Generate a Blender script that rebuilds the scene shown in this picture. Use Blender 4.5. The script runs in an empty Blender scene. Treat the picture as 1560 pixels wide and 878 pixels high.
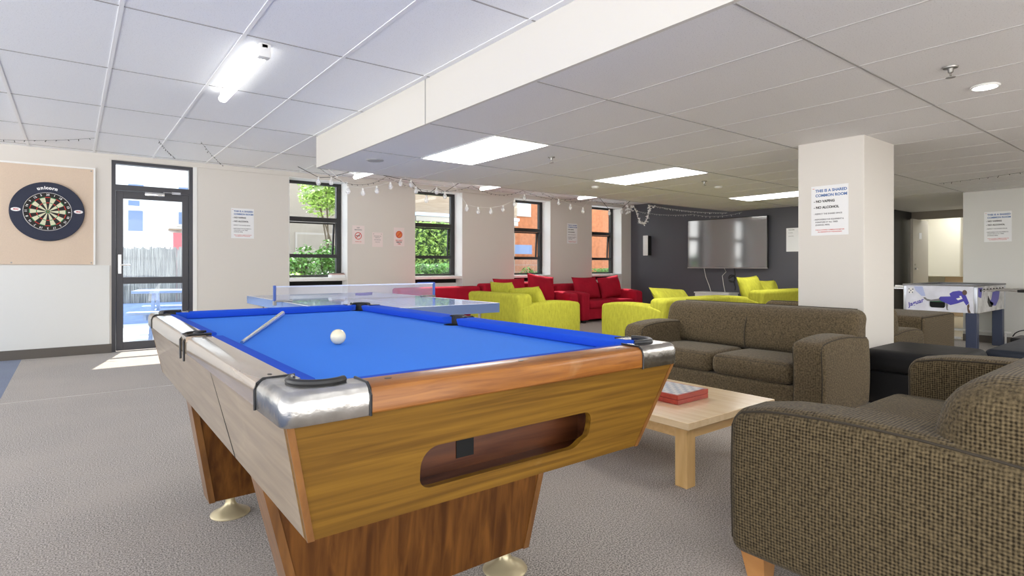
import bpy, bmesh, math, random
from mathutils import Vector, Matrix
R = random.Random(7)
PI = math.pi
COL = bpy.context.scene.collection
SC = bpy.context.scene

# ------------------------------------------------------------------ materials
def new_mat(name):
    m = bpy.data.materials.new(name); m.use_nodes = True
    nt = m.node_tree
    return m, nt, nt.nodes['Principled BSDF']

def setp(b, **k):
    for n, v in k.items():
        b.inputs[n].default_value = v

def rgb(c): return (c[0], c[1], c[2], 1.0)

def plain(name, c, rough=.5, metal=0, coat=0, bump=0, bscale=60, var=0, vscale=3, spec=.5, stretch=(1, 1, 1)):
    m, nt, b = new_mat(name)
    setp(b, **{'Base Color': rgb(c), 'Roughness': rough, 'Metallic': metal, 'Coat Weight': coat, 'Specular IOR Level': spec})
    tc = nt.nodes.new('ShaderNodeTexCoord'); mp = nt.nodes.new('ShaderNodeMapping')
    mp.inputs['Scale'].default_value = stretch
    nt.links.new(tc.outputs['Object'], mp.inputs[0])
    if var:
        n = nt.nodes.new('ShaderNodeTexNoise'); n.inputs['Scale'].default_value = vscale; n.inputs['Detail'].default_value = 5
        nt.links.new(mp.outputs[0], n.inputs['Vector'])
        r = nt.nodes.new('ShaderNodeValToRGB')
        r.color_ramp.elements[0].position = .3; r.color_ramp.elements[1].position = .7
        r.color_ramp.elements[0].color = rgb([x * (1 - var) for x in c]); r.color_ramp.elements[1].color = rgb([min(1, x * (1 + var)) for x in c])
        nt.links.new(n.outputs[0], r.inputs[0]); nt.links.new(r.outputs[0], b.inputs['Base Color'])
    if bump:
        n = nt.nodes.new('ShaderNodeTexNoise'); n.inputs['Scale'].default_value = bscale; n.inputs['Detail'].default_value = 4
        nt.links.new(mp.outputs[0], n.inputs['Vector'])
        bp = nt.nodes.new('ShaderNodeBump'); bp.inputs['Strength'].default_value = bump; bp.inputs['Distance'].default_value = .01
        nt.links.new(n.outputs[0], bp.inputs['Height']); nt.links.new(bp.outputs[0], b.inputs['Normal'])
    return m

def wood(name, c1, c2, stretch=(1, 1, 1), scale=8, rough=.3, coat=.5, wear=0, spec=.5):
    m, nt, b = new_mat(name)
    setp(b, **{'Roughness': rough, 'Coat Weight': coat, 'Coat Roughness': .12, 'Specular IOR Level': spec})
    tc = nt.nodes.new('ShaderNodeTexCoord'); mp = nt.nodes.new('ShaderNodeMapping'); mp.inputs['Scale'].default_value = stretch
    nt.links.new(tc.outputs['Object'], mp.inputs[0])
    n = nt.nodes.new('ShaderNodeTexNoise'); n.inputs['Scale'].default_value = scale; n.inputs['Detail'].default_value = 8; n.inputs['Distortion'].default_value = .5
    nt.links.new(mp.outputs[0], n.inputs['Vector'])
    r = nt.nodes.new('ShaderNodeValToRGB')
    r.color_ramp.elements[0].position = .33; r.color_ramp.elements[1].position = .68
    r.color_ramp.elements[0].color = rgb(c1); r.color_ramp.elements[1].color = rgb(c2)
    nt.links.new(n.outputs[0], r.inputs[0])
    out = r.outputs[0]
    if wear:
        v = nt.nodes.new('ShaderNodeTexNoise'); v.inputs['Scale'].default_value = 2.2; v.inputs['Detail'].default_value = 9; v.inputs['Distortion'].default_value = 2.5
        nt.links.new(tc.outputs['Object'], v.inputs['Vector'])
        r2 = nt.nodes.new('ShaderNodeValToRGB'); r2.color_ramp.elements[0].position = .62; r2.color_ramp.elements[1].position = .85
        r2.color_ramp.elements[0].color = (0, 0, 0, 1); r2.color_ramp.elements[1].color = (wear, wear, wear, 1)
        nt.links.new(v.outputs[0], r2.inputs[0])
        mx = nt.nodes.new('ShaderNodeMixRGB'); mx.inputs[2].default_value = (.75, .62, .38, 1)
        nt.links.new(r2.outputs[0], mx.inputs[0]); nt.links.new(out, mx.inputs[1]); out = mx.outputs[0]
    nt.links.new(out, b.inputs['Base Color'])
    return m

def weave(name, dark, light, pitch=.01, bump=.6, amp=1.0, nscale=60):
    """waffle weave laid on each face by its direction"""
    m, nt, b = new_mat(name)
    setp(b, **{'Roughness': .95, 'Specular IOR Level': .1, 'Sheen Weight': .1})
    tc = nt.nodes.new('ShaderNodeTexCoord')
    def mth(op, a, c=None):
        n = nt.nodes.new('ShaderNodeMath'); n.operation = op
        for i, v in enumerate((a, c)):
            if v is None: continue
            if isinstance(v, (int, float)): n.inputs[i].default_value = v
            else: nt.links.new(v, n.inputs[i])
        return n.outputs[0]
    nz = nt.nodes.new('ShaderNodeTexNoise'); nz.inputs['Scale'].default_value = nscale; nz.inputs['Detail'].default_value = 4
    nt.links.new(tc.outputs['Object'], nz.inputs['Vector'])
    sp = nt.nodes.new('ShaderNodeSeparateXYZ'); nt.links.new(tc.outputs['Object'], sp.inputs[0])
    sn = nt.nodes.new('ShaderNodeSeparateXYZ'); nt.links.new(tc.outputs['Normal'], sn.inputs[0])
    S_ = [mth('SINE', mth('MULTIPLY', sp.outputs[i], 2 * PI / pitch)) for i in range(3)]
    W_ = [mth('POWER', mth('ABSOLUTE', sn.outputs[i]), 6) for i in range(3)]
    tot = None
    for i in range(3):
        j, k = [t for t in range(3) if t != i]
        v = mth('MULTIPLY', W_[i], mth('ADD', S_[j], S_[k]))
        tot = v if tot is None else mth('ADD', tot, v)
    a = mth('ADD', mth('MULTIPLY', tot, .25 * amp), mth('MULTIPLY', mth('SUBTRACT', nz.outputs[0], .5), 1.6))
    a = mth('ADD', a, .45)
    a = nt_clamp(nt, a)
    mx = nt.nodes.new('ShaderNodeMixRGB'); mx.inputs[1].default_value = rgb(dark); mx.inputs[2].default_value = rgb(light)
    nt.links.new(a, mx.inputs[0]); nt.links.new(mx.outputs[0], b.inputs['Base Color'])
    bp = nt.nodes.new('ShaderNodeBump'); bp.inputs['Strength'].default_value = bump; bp.inputs['Distance'].default_value = .003
    nt.links.new(a, bp.inputs['Height']); nt.links.new(bp.outputs[0], b.inputs['Normal'])
    return m

def nt_clamp(nt, a):
    c = nt.nodes.new('ShaderNodeClamp'); nt.links.new(a, c.inputs[0]); return c.outputs[0]

def carpet(name, c1, c2, c3):
    m, nt, b = new_mat(name)
    setp(b, **{'Roughness': 1, 'Specular IOR Level': .05, 'Sheen Weight': .2})
    tc = nt.nodes.new('ShaderNodeTexCoord')
    n = nt.nodes.new('ShaderNodeTexNoise'); n.inputs['Scale'].default_value = 170; n.inputs['Detail'].default_value = 2
    n2 = nt.nodes.new('ShaderNodeTexNoise'); n2.inputs['Scale'].default_value = 1.3; n2.inputs['Detail'].default_value = 5
    for q in (n, n2): nt.links.new(tc.outputs['Object'], q.inputs['Vector'])
    r = nt.nodes.new('ShaderNodeValToRGB'); e = r.color_ramp.elements
    e[0].position = .36; e[1].position = .66; e[0].color = rgb(c1); e[1].color = rgb(c2)
    nt.links.new(n.outputs[0], r.inputs[0])
    r2 = nt.nodes.new('ShaderNodeValToRGB'); r2.color_ramp.elements[0].position = .42; r2.color_ramp.elements[1].position = .66
    r2.color_ramp.elements[1].color = (.45, .45, .45, 1)
    nt.links.new(n2.outputs[0], r2.inputs[0])
    mx = nt.nodes.new('ShaderNodeMixRGB'); mx.inputs[2].default_value = rgb(c3)
    nt.links.new(r2.outputs[0], mx.inputs[0]); nt.links.new(r.outputs[0], mx.inputs[1]); nt.links.new(mx.outputs[0], b.inputs['Base Color'])
    bp = nt.nodes.new('ShaderNodeBump'); bp.inputs['Strength'].default_value = .5; bp.inputs['Distance'].default_value = .003
    nt.links.new(n.outputs[0], bp.inputs['Height']); nt.links.new(bp.outputs[0], b.inputs['Normal'])
    return m

def tile_mat(name, c):
    m, nt, b = new_mat(name)
    setp(b, **{'Roughness': .75, 'Specular IOR Level': .3})
    tc = nt.nodes.new('ShaderNodeTexCoord')
    v = nt.nodes.new('ShaderNodeTexNoise'); v.inputs['Scale'].default_value = 160; v.inputs['Detail'].default_value = 2
    nt.links.new(tc.outputs['Object'], v.inputs['Vector'])
    r = nt.nodes.new('ShaderNodeValToRGB'); e = r.color_ramp.elements
    e[0].position = .28; e[1].position = .40; e[0].color = rgb([x * .72 for x in c]); e[1].color = rgb(c)
    nt.links.new(v.outputs[0], r.inputs[0]); nt.links.new(r.outputs[0], b.inputs['Base Color'])
    bp = nt.nodes.new('ShaderNodeBump'); bp.inputs['Strength'].default_value = .25; bp.inputs['Distance'].default_value = .003
    nt.links.new(v.outputs[0], bp.inputs['Height']); nt.links.new(bp.outputs[0], b.inputs['Normal'])
    return m

def emit(name, c, s):
    m = bpy.data.materials.new(name); m.use_nodes = True; nt = m.node_tree; nt.nodes.clear()
    e = nt.nodes.new('ShaderNodeEmission'); o = nt.nodes.new('ShaderNodeOutputMaterial')
    e.inputs[0].default_value = rgb(c); e.inputs[1].default_value = s; nt.links.new(e.outputs[0], o.inputs[0])
    return m

def glass_mat(name, tint=(1, 1, 1), refl=.06, alpha_col=None, alpha=0):
    m = bpy.data.materials.new(name); m.use_nodes = True; nt = m.node_tree; nt.nodes.clear()
    o = nt.nodes.new('ShaderNodeOutputMaterial'); t = nt.nodes.new('ShaderNodeBsdfTransparent'); g = nt.nodes.new('ShaderNodeBsdfGlossy')
    t.inputs[0].default_value = rgb(tint); g.inputs['Roughness'].default_value = .02
    mx = nt.nodes.new('ShaderNodeMixShader'); mx.inputs[0].default_value = refl
    nt.links.new(t.outputs[0], mx.inputs[1]); nt.links.new(g.outputs[0], mx.inputs[2])
    out = mx.outputs[0]
    if alpha_col:
        d = nt.nodes.new('ShaderNodeBsdfDiffuse'); d.inputs[0].default_value = rgb(alpha_col)
        m2 = nt.nodes.new('ShaderNodeMixShader'); m2.inputs[0].default_value = alpha
        nt.links.new(out, m2.inputs[1]); nt.links.new(d.outputs[0], m2.inputs[2]); out = m2.outputs[0]
    nt.links.new(out, o.inputs[0])
    return m

M = {}
M['wall'] = plain('wall_paint', (.72, .69, .64), .7, bump=.06, bscale=90)
M['wall_white'] = plain('white_paint', (.86, .86, .84), .55, bump=.04, bscale=90)
M['wall_dark'] = plain('charcoal_paint', (.085, .085, .10), .45, bump=.1, bscale=70)
M['wall_black'] = plain('black_paint', (.018, .018, .02), .4)
M['beam'] = plain('beam_paint', (.68, .655, .60), .6, bump=.04, bscale=60)
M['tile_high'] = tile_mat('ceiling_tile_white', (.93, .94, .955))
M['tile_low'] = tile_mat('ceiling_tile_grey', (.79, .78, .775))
M['tbar'] = plain('ceiling_bar_white', (.9, .9, .9), .4)
M['tgap'] = plain('ceiling_joint_grey', (.36, .35, .34), .6)
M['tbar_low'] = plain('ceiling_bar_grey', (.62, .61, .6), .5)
M['carpet'] = carpet('grey_carpet', (.11, .097, .085), (.60, .535, .475), (.42, .365, .315))
M['carpet_blue'] = carpet('blue_carpet', (.05, .07, .13), (.17, .21, .33), (.15, .2, .3))
M['skirting'] = plain('grey_skirting', (.13, .115, .10), .9, bump=.3, bscale=120)
M['black_metal'] = plain('dark_window_frame', (.022, .021, .022), .35)
M['door_metal'] = plain('dark_door_frame', (.05, .05, .06), .35)
M['glass'] = glass_mat('window_glass', (.97, .98, .98), .03)
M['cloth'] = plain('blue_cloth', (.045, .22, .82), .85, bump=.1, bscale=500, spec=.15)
M['cloth_shade'] = plain('blue_cloth_shade', (.016, .085, .60), .85, bump=.1, bscale=500, spec=.15)  # same cloth as the bed, darkened for the shade on the cushions
M['chrome'] = plain('worn_chrome', (.50, .49, .47), .26, metal=1, bump=.22, bscale=30, var=.3, vscale=14)
M['chrome_clean'] = plain('chrome', (.75, .75, .75), .12, metal=1)
M['rubber'] = plain('black_rubber', (.012, .012, .013), .35)
M['black'] = plain('black_void', (.004, .004, .004), .8)
M['oak_end'] = wood('teak_end_panel', (.115, .052, .005), (.215, .108, .011), (.35, 9, 11), 6, .5, .12, wear=.35, spec=.25)
M['oak_rail'] = wood('orange_wood_rail', (.19, .060, .007), (.36, .135, .020), (.6, 8, 8), 8, .35, .25, wear=.25, spec=.35)
M['oak_side'] = wood('glare_side_panel', (.245, .185, .125), (.37, .285, .195), (7, .5, 7), 6, .3, .6, wear=.2)  # paler than the end wood: glare from the door is in the colour
M['rail_side'] = wood('glossy_side_rail', (.33, .245, .165), (.46, .36, .26), (8, .6, 8), 6, .13, 1.0)  # glossy wood, its colour also whitened for the glare along the rail
M['mahogany'] = wood('striped_mahogany', (.075, .025, .005), (.19, .073, .014), (16, 16, .5), 2.2, .5, .1, spec=.2)
M['wood_edge'] = wood('wood_edging', (.14, .055, .012), (.25, .105, .024), (6, 6, 1), 5, .35, .4)
M['beech'] = wood('pale_beech', (.60, .37, .15), (.72, .48, .22), (.7, 5, 5), 5, .3, .4)
M['beech_top'] = wood('pale_beech_top', (.72, .52, .30), (.80, .61, .38), (6, .6, 5), 4, .25, .6)
M['foot'] = plain('cream_metal_foot', (.62, .53, .33), .3, metal=.5)
M['ivory'] = plain('ivory_ball', (.87, .79, .55), .12, coat=.6)
M['cue'] = plain('grey_cue', (.56, .56, .55), .25, coat=.6)
M['brown'] = weave('brown_waffle_fabric', (.026, .019, .010), (.185, .140, .076), .0100, nscale=110)
M['brown_fine'] = weave('brown_waffle_fabric_fine', (.036, .027, .016), (.195, .148, .085), .0105, .35, .7, 90)
M['piping'] = plain('dark_piping', (.045, .035, .023), .9)
M['lime'] = plain('lime_fabric', (.49, .48, .055), .95, bump=.4, bscale=120, var=.12, vscale=35, stretch=(1, 1, .35), spec=.1)
M['red'] = plain('red_fabric', (.42, .012, .033), .9, bump=.35, bscale=160, var=.12, vscale=6, spec=.15)
M['leather'] = plain('black_leather', (.009, .009, .010), .5, bump=.25, bscale=12, spec=.3)
M['leather_blue'] = plain('dark_blue_vinyl', (.012, .016, .026), .45, bump=.25, bscale=9, spec=.3)
M['led'] = emit('led_panel_glow', (1, .99, .97), 9.5)
M['tube'] = emit('tube_glow', (1, 1, .97), 3.2)
M['white_plastic'] = plain('white_plastic', (.82, .82, .80), .35)
M['grey_metal'] = plain('grey_metal', (.35, .34, .32), .35, metal=.8)
M['paper'] = plain('white_paper', (.86, .87, .88), .7)
M['paper_pink'] = plain('pale_pink_paper', (.84, .74, .72), .7)
M['ink_blue'] = plain('blue_print', (.07, .17, .42), .7)
M['ink_black'] = plain('black_print', (.03, .03, .03), .7)
M['ink_grey'] = plain('grey_print', (.22, .22, .23), .7)
M['ink_red'] = plain('red_print', (.6, .05, .04), .7)
M['ink_orange'] = plain('orange_print', (.75, .22, .06), .7)
M['pin'] = plain('beige_pinboard', (.70, .565, .44), .9, bump=.3, bscale=250, var=.05, vscale=200)
M['navy'] = plain('navy_foam', (.022, .028, .055), .7, bump=.3, bscale=120)
M['dart_black'] = plain('dartboard_black', (.02, .018, .016), .8)
M['dart_cream'] = plain('dartboard_cream', (.68, .68, .48), .8)
M['dart_red'] = plain('dartboard_red', (.55, .04, .03), .8)
M['dart_green'] = plain('dartboard_green', (.03, .25, .09), .8)
M['white'] = plain('white_enamel', (.88, .88, .88), .4)
M['tt'] = plain('table_tennis_blue', (.17, .25, .48), .22, coat=.6)  # blue lightened: glare on the tabletop is put into the base colour
M['tt_edge'] = plain('table_tennis_edge', (.03, .10, .30), .3)
M['blue_plastic'] = plain('blue_plastic', (.05, .11, .40), .35)
M['net'] = glass_mat('pale_net', (1, 1, 1), 0, (.55, .6, .78), .14)
M['purple'] = plain('purple_rubber', (.16, .09, .34), .6)
M['tv'] = None
m, nt, b = new_mat('tv_screen'); setp(b, **{'Base Color': (.10, .10, .105, 1), 'Roughness': .08, 'IOR': 2.8}); M['tv'] = m
M['tv_edge'] = plain('tv_silver_edge', (.5, .48, .47), .3, metal=.7)
M['red_wood'] = wood('red_stained_wood', (.30, .022, .012), (.42, .045, .025), (1, 6, 6), 6, .3, .4)
m, nt, b = new_mat('chess_checks'); setp(b, **{'Roughness': .15})
tc = nt.nodes.new('ShaderNodeTexCoord'); ck = nt.nodes.new('ShaderNodeTexChecker'); ck.inputs['Scale'].default_value = 1 / .031
ck.inputs[1].default_value = (.8, .78, .74, 1); ck.inputs[2].default_value = (.55, .57, .62, 1)  # squares kept pale, with the glare on the lid in their colours
nt.links.new(tc.outputs['Object'], ck.inputs[0]); nt.links.new(ck.outputs[0], b.inputs['Base Color']); M['checks'] = m
M['foos_blue'] = plain('slate_blue_leg', (.05, .065, .12), .4)
M['foos_white'] = plain('pale_panel_print', (.76, .78, .88), .35, var=.12, vscale=6)
M['foos_side'] = plain('marbled_panel_print', (.60, .60, .60), .35, var=.35, vscale=9)
M['foos_ink'] = plain('violet_blue_print', (.06, .05, .42), .35)
M['silver'] = plain('silver_corner', (.62, .66, .74), .3, metal=.6)
M['skin_print'] = plain('brown_print', (.12, .07, .05), .4)
M['field'] = plain('green_field', (.04, .2, .08), .5)
M['door_white'] = plain('cream_door_paint', (.62, .58, .50), .45)
M['cream'] = plain('cream_cupboard', (.84, .80, .66), .5)
M['tan'] = plain('tan_wood', (.55, .40, .24), .5)
M['lino'] = plain('cream_lino', (.62, .56, .42), .3)
M['bulb'] = glass_mat('clear_bulb', (1, 1, 1), .12, (.95, .95, .95), .42)
M['wire_white'] = plain('pale_wire', (.8, .78, .74), .5)
M['wire_black'] = plain('dark_wire', (.03, .03, .03), .5)
M['garland'] = plain('white_garland', (.9, .9, .9), .7)
M['leaf'] = plain('green_leaf', (.12, .28, .04), .5, var=.6, vscale=5)
M['leaf_light'] = plain('bright_leaf', (.34, .50, .10), .5, var=.5, vscale=5)
M['leaf_dark'] = plain('dark_leaf', (.035, .10, .02), .5, var=.6, vscale=5)
M['leaf_red'] = plain('rusty_leaf', (.35, .10, .05), .5, var=.5, vscale=5)
M['bark'] = plain('bark', (.12, .09, .06), .9)
M['paving'] = plain('pale_concrete', (.62, .61, .58), .9, var=.1, vscale=2)
M['render_white'] = plain('white_render', (.85, .83, .80), .9)
M['render_beige'] = plain('beige_render', (.34, .29, .235), .9, var=.06, vscale=2)
M['roof_slat'] = wood('brown_cladding', (.30, .22, .15), (.42, .33, .24), (.4, 3, 10), 4, .8, 0)
M['orange_brick'] = plain('orange_brick', (.42, .155, .065), .9, var=.18, vscale=7, bump=.3, bscale=15)
M['pane_blue'] = plain('blue_window_pane', (.16, .24, .42), .5)
M['curtain'] = plain('white_blue_blind', (.62, .72, .86), .6)
M['reed'] = wood('grey_reed', (.10, .11, .12), (.36, .37, .36), (14, 14, .5), 4, .9, 0)
M['picnic'] = plain('pale_blue_wood', (.22, .31, .52), .7, var=.1, vscale=6, stretch=(1, 8, 8))
M['car'] = plain('white_car_paint', (.88, .88, .87), .15, coat=1)
M['car_glass'] = plain('car_glass', (.5, .55, .6), .1)

# ------------------------------------------------------------------ mesh helpers
def fin(bm, ang=32):
    bmesh.ops.remove_doubles(bm, verts=bm.verts, dist=1e-6)
    bmesh.ops.recalc_face_normals(bm, faces=bm.faces)
    for f in bm.faces: f.smooth = True
    for e in bm.edges:
        if len(e.link_faces) == 2:
            if e.calc_face_angle(0) > math.radians(ang): e.smooth = False
        else: e.smooth = False

def root_mat(o):
    m = Matrix.Identity(4)
    while o is not None:
        m = o.matrix_basis @ m; o = o.parent
    return m

def obj(name, bm, mat, parent=None, world=False, ang=32, recalc=True):
    """one mesh object; world=True: bm is in world coordinates"""
    if recalc: fin(bm, ang)
    me = bpy.data.meshes.new(name)
    o = bpy.data.objects.new(name, me); COL.objects.link(o)
    if parent is not None:
        o.parent = parent
        if world: bm.transform(root_mat(parent).inverted())
    elif world:
        xs = [v.co for v in bm.verts]
        c = Vector(((min(v.x for v in xs) + max(v.x for v in xs)) / 2, (min(v.y for v in xs) + max(v.y for v in xs)) / 2, min(v.z for v in xs)))
        bm.transform(Matrix.Translation(-c)); o.location = c
    bm.to_mesh(me); bm.free(); me.materials.append(mat)
    return o

def tag(o, label=None, cat=None, group=None, kind=None):
    if label: o['label'] = label
    if cat: o['category'] = cat
    if group: o['group'] = group
    if kind: o['kind'] = kind
    return o

def thing(name, label, cat, loc=(0, 0, 0), rz=0, group=None):
    o = bpy.data.objects.new(name, None); COL.objects.link(o); o.empty_display_size = .1
    o.location = loc; o.rotation_euler = (0, 0, rz)
    return tag(o, label, cat, group)

def struct(name, bm, mat, parent=None, label=None):
    o = obj(name, bm, mat, parent, True)
    if parent is None: o['kind'] = 'structure'
    if label: o['label'] = label
    return o

def B(): return bmesh.new()

def box(bm, x0, x1, y0, y1, z0, z1, bev=0, seg=2):
    c = bmesh.ops.create_cube(bm, size=1)['verts']
    for v in c:
        v.co = Vector((x0 + (v.co.x + .5) * (x1 - x0), y0 + (v.co.y + .5) * (y1 - y0), z0 + (v.co.z + .5) * (z1 - z0)))
    if bev:
        es = list({e for v in c for e in v.link_edges})
        bmesh.ops.bevel(bm, geom=es, offset=bev, segments=seg, affect='EDGES', profile=.5, clamp_overlap=True)
    return bm

def hexa(bm, bot, top):
    """frustum: bot and top are 4 points each, same order"""
    vs = [bm.verts.new(p) for p in bot] + [bm.verts.new(p) for p in top]
    bm.faces.new(vs[3::-1]); bm.faces.new(vs[4:8])
    for i in range(4): bm.faces.new((vs[i], vs[(i + 1) % 4], vs[4 + (i + 1) % 4], vs[4 + i]))
    return bm

def prism(bm, pts, z0, z1, mat=None):
    """polygon in xy extruded z0..z1, optional matrix"""
    a = [bm.verts.new((p[0], p[1], z0)) for p in pts]; b = [bm.verts.new((p[0], p[1], z1)) for p in pts]
    n = len(pts); fs = [bm.faces.new(a[::-1]), bm.faces.new(b)]
    for i in range(n): bm.faces.new((a[i], a[(i + 1) % n], b[(i + 1) % n], b[i]))
    if mat is not None: bmesh.ops.transform(bm, matrix=mat, verts=a + b)
    return a + b

def cyl(bm, p0, p1, r0, r1=None, n=16, caps=True):
    p0 = Vector(p0); p1 = Vector(p1); r1 = r0 if r1 is None else r1
    d = p1 - p0; L = d.length
    q = d.to_track_quat('Z', 'Y').to_matrix().to_4x4()
    bmesh.ops.create_cone(bm, cap_ends=caps, segments=n, radius1=r0, radius2=r1, depth=L, matrix=Matrix.Translation((p0 + p1) / 2) @ q)
    return bm

def lathe(bm, prof, c=(0, 0, 0), n=24, axis='Z'):
    rings = []
    for r, z in prof:
        ring = []
        for i in range(n):
            a = 2 * PI * i / n
            if axis == 'Z': p = (c[0] + r * math.cos(a), c[1] + r * math.sin(a), c[2] + z)
            else: p = (c[0] + r * math.cos(a), c[1] + z, c[2] + r * math.sin(a))
            ring.append(bm.verts.new(p))
        rings.append(ring)
    for a, b in zip(rings, rings[1:]):
        for i in range(n): bm.faces.new((a[i], a[(i + 1) % n], b[(i + 1) % n], b[i]))
    bm.faces.new(rings[0][::-1]); bm.faces.new(rings[-1])
    return bm

def tube(bm, pts, r, n=6, closed=False):
    pts = [Vector(p) for p in pts]; rings = []
    m = len(pts)
    for i, p in enumerate(pts):
        if closed: d = pts[(i + 1) % m] - pts[i - 1]
        else: d = pts[min(i + 1, m - 1)] - pts[max(i - 1, 0)]
        d.normalize()
        up = Vector((0, 0, 1)) if abs(d.z) < .95 else Vector((1, 0, 0))
        s = d.cross(up).normalized(); t = s.cross(d).normalized()
        rings.append([bm.verts.new(p + (s * math.cos(2 * PI * k / n) + t * math.sin(2 * PI * k / n)) * r) for k in range(n)])
    for a, b in (list(zip(rings, rings[1:])) + ([(rings[-1], rings[0])] if closed else [])):
        for k in range(n): bm.faces.new((a[k], a[(k + 1) % n], b[(k + 1) % n], b[k]))
    if not closed: bm.faces.new(rings[0][::-1]); bm.faces.new(rings[-1])
    return bm

def rbox(bm, x0, x1, y0, y1, z0, z1, r=.04, puff=(0, 0, 0), k=5, fn=None):
    """soft box: rounded edges, optional puffing along axes, optional deformation fn(v)"""
    lo = (x0, y0, z0); hi = (x1, y1, z1)
    H = [(hi[i] - lo[i]) / 2 for i in range(3)]; Cc = [(hi[i] + lo[i]) / 2 for i in range(3)]
    r = min(r, min(H) * .98)
    def lst(h):
        inner = h - r
        a = [-h, -h + .45 * r, -h + .8 * r]
        mid = [-inner + 2 * inner * j / (k + 1) for j in range(k + 2)]
        return a + mid + [-q for q in a[::-1]]
    L = [lst(h) for h in H]
    cache = {}
    def vert(p):
        key = tuple(round(q, 5) for q in p)
        if key in cache: return cache[key]
        c = [max(-(H[i] - r), min(H[i] - r, p[i])) for i in range(3)]
        d = Vector([p[i] - c[i] for i in range(3)])
        q = Vector(c) + (d.normalized() * r if d.length > 1e-9 else d)
        n = [q[i] / H[i] for i in range(3)]
        for i in range(3):
            if puff[i]:
                j, l = [t for t in range(3) if t != i]
                q[i] *= 1 + puff[i] * max(0, 1 - n[j] ** 2) * max(0, 1 - n[l] ** 2)
        q = q + Vector(Cc)
        if fn: q = fn(q)
        v = bm.verts.new(q); cache[key] = v
        return v
    for ax in range(3):
        a, b = [t for t in range(3) if t != ax]
        for s in (-1, 1):
            for i in range(len(L[a]) - 1):
                for j in range(len(L[b]) - 1):
                    ps = []
                    for (u, w) in ((i, j), (i + 1, j), (i + 1, j + 1), (i, j + 1)):
                        p = [0, 0, 0]; p[ax] = s * H[ax]; p[a] = L[a][u]; p[b] = L[b][w]; ps.append(vert(p))
                    if len(set(ps)) > 2:
                        try: bm.faces.new(ps)
                        except ValueError: pass
    return bm

def pillow(w, h, t, seed=0, n=14):
    """scatter cushion, w x h in xz, thickness t along y, centred"""
    bm = B(); rr = random.Random(seed); ph = [rr.uniform(0, 6) for _ in range(4)]
    g = {}
    for s in (-1, 1):
        for i in range(n + 1):
            for j in range(n + 1):
                a = -1 + 2 * i / n; b_ = -1 + 2 * j / n
                edge = max(abs(a), abs(b_)) > .999
                th = 0 if edge else (max(0, (1 - a * a) * (1 - b_ * b_))) ** .38
                pin = 1 - .07 * (1 - b_ * b_) * abs(a) ** 3; pin2 = 1 - .07 * (1 - a * a) * abs(b_) ** 3
                wv = .10 * math.sin(3.1 * a + ph[0]) * math.sin(2.7 * b_ + ph[1]) + .06 * math.sin(7 * a + 5 * b_ + ph[2])
                if edge and s == 1: g[(1, i, j)] = g[(-1, i, j)]; continue
                g[(s, i, j)] = bm.verts.new((a * w / 2 * pin, s * t / 2 * th * (1 + wv * 1.2) , b_ * h / 2 * pin2))
        for i in range(n):
            for j in range(n):
                bm.faces.new((g[(s, i, j)], g[(s, i + 1, j)], g[(s, i + 1, j + 1)], g[(s, i, j + 1)]))
    return bm

def text_bm(s, size, extrude=.0006, bold=0, align='CENTER', shear=0):
    c = bpy.data.curves.new('t', 'FONT'); c.body = s; c.size = size; c.extrude = extrude; c.offset = bold; c.align_x = align; c.shear = shear
    c.resolution_u = 3
    o = bpy.data.objects.new('t', c); COL.objects.link(o)
    dg = bpy.context.evaluated_depsgraph_get(); me = bpy.data.meshes.new_from_object(o.evaluated_get(dg))
    bm = B(); bm.from_mesh(me)
    bpy.data.objects.remove(o); bpy.data.curves.remove(c); bpy.data.meshes.remove(me)
    return bm

def add(bm, other, mat=None):
    if mat is not None: other.transform(mat)
    me = bpy.data.meshes.new('tmp'); other.to_mesh(me); other.free(); bm.from_mesh(me); bpy.data.meshes.remove(me)
    return bm

def frame(o, right, up):
    """matrix taking local x->right, y->up, z->right x up, origin o"""
    r = Vector(right).normalized(); u = Vector(up).normalized(); n = r.cross(u)
    return Matrix(((r.x, u.x, n.x, o[0]), (r.y, u.y, n.y, o[1]), (r.z, u.z, n.z, o[2]), (0, 0, 0, 1)))

def cut(bm, cutter):
    """boolean difference of two bmeshes"""
    bmesh.ops.recalc_face_normals(bm, faces=bm.faces); bmesh.ops.recalc_face_normals(cutter, faces=cutter.faces)
    ms = []; os_ = []
    for b_ in (bm, cutter):
        me = bpy.data.meshes.new('c'); b_.to_mesh(me); b_.free(); o = bpy.data.objects.new('c', me); COL.objects.link(o); ms.append(me); os_.append(o)
    md = os_[0].modifiers.new('b', 'BOOLEAN'); md.operation = 'DIFFERENCE'; md.object = os_[1]; md.solver = 'EXACT'
    dg = bpy.context.evaluated_depsgraph_get(); me = bpy.data.meshes.new_from_object(os_[0].evaluated_get(dg))
    out = B(); out.from_mesh(me)
    for o in os_: bpy.data.objects.remove(o)
    for m_ in ms + [me]: bpy.data.meshes.remove(m_)
    return out

def dup(root, loc=None, rz=None):
    r = root.copy(); COL.objects.link(r)
    if loc is not None: r.location = loc
    if rz is not None: r.rotation_euler = (0, 0, rz)
    for ch in list(root.children):
        c = ch.copy(); COL.objects.link(c); c.parent = r
        for g in list(ch.children):
            d = g.copy(); COL.objects.link(d); d.parent = c
    return r

# ------------------------------------------------------------------ camera
H_CAM = 1.08
cam = bpy.data.objects.new('camera', bpy.data.cameras.new('camera')); COL.objects.link(cam); SC.camera = cam
cam.location = (0, 0, H_CAM); cam.rotation_euler = (PI / 2, 0, -math.atan(670 / 866))
cam.data.sensor_width = 36; cam.data.lens = 866 / 1560 * 36; cam.data.shift_y = -34 / 1560; cam.data.clip_start = .02

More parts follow.
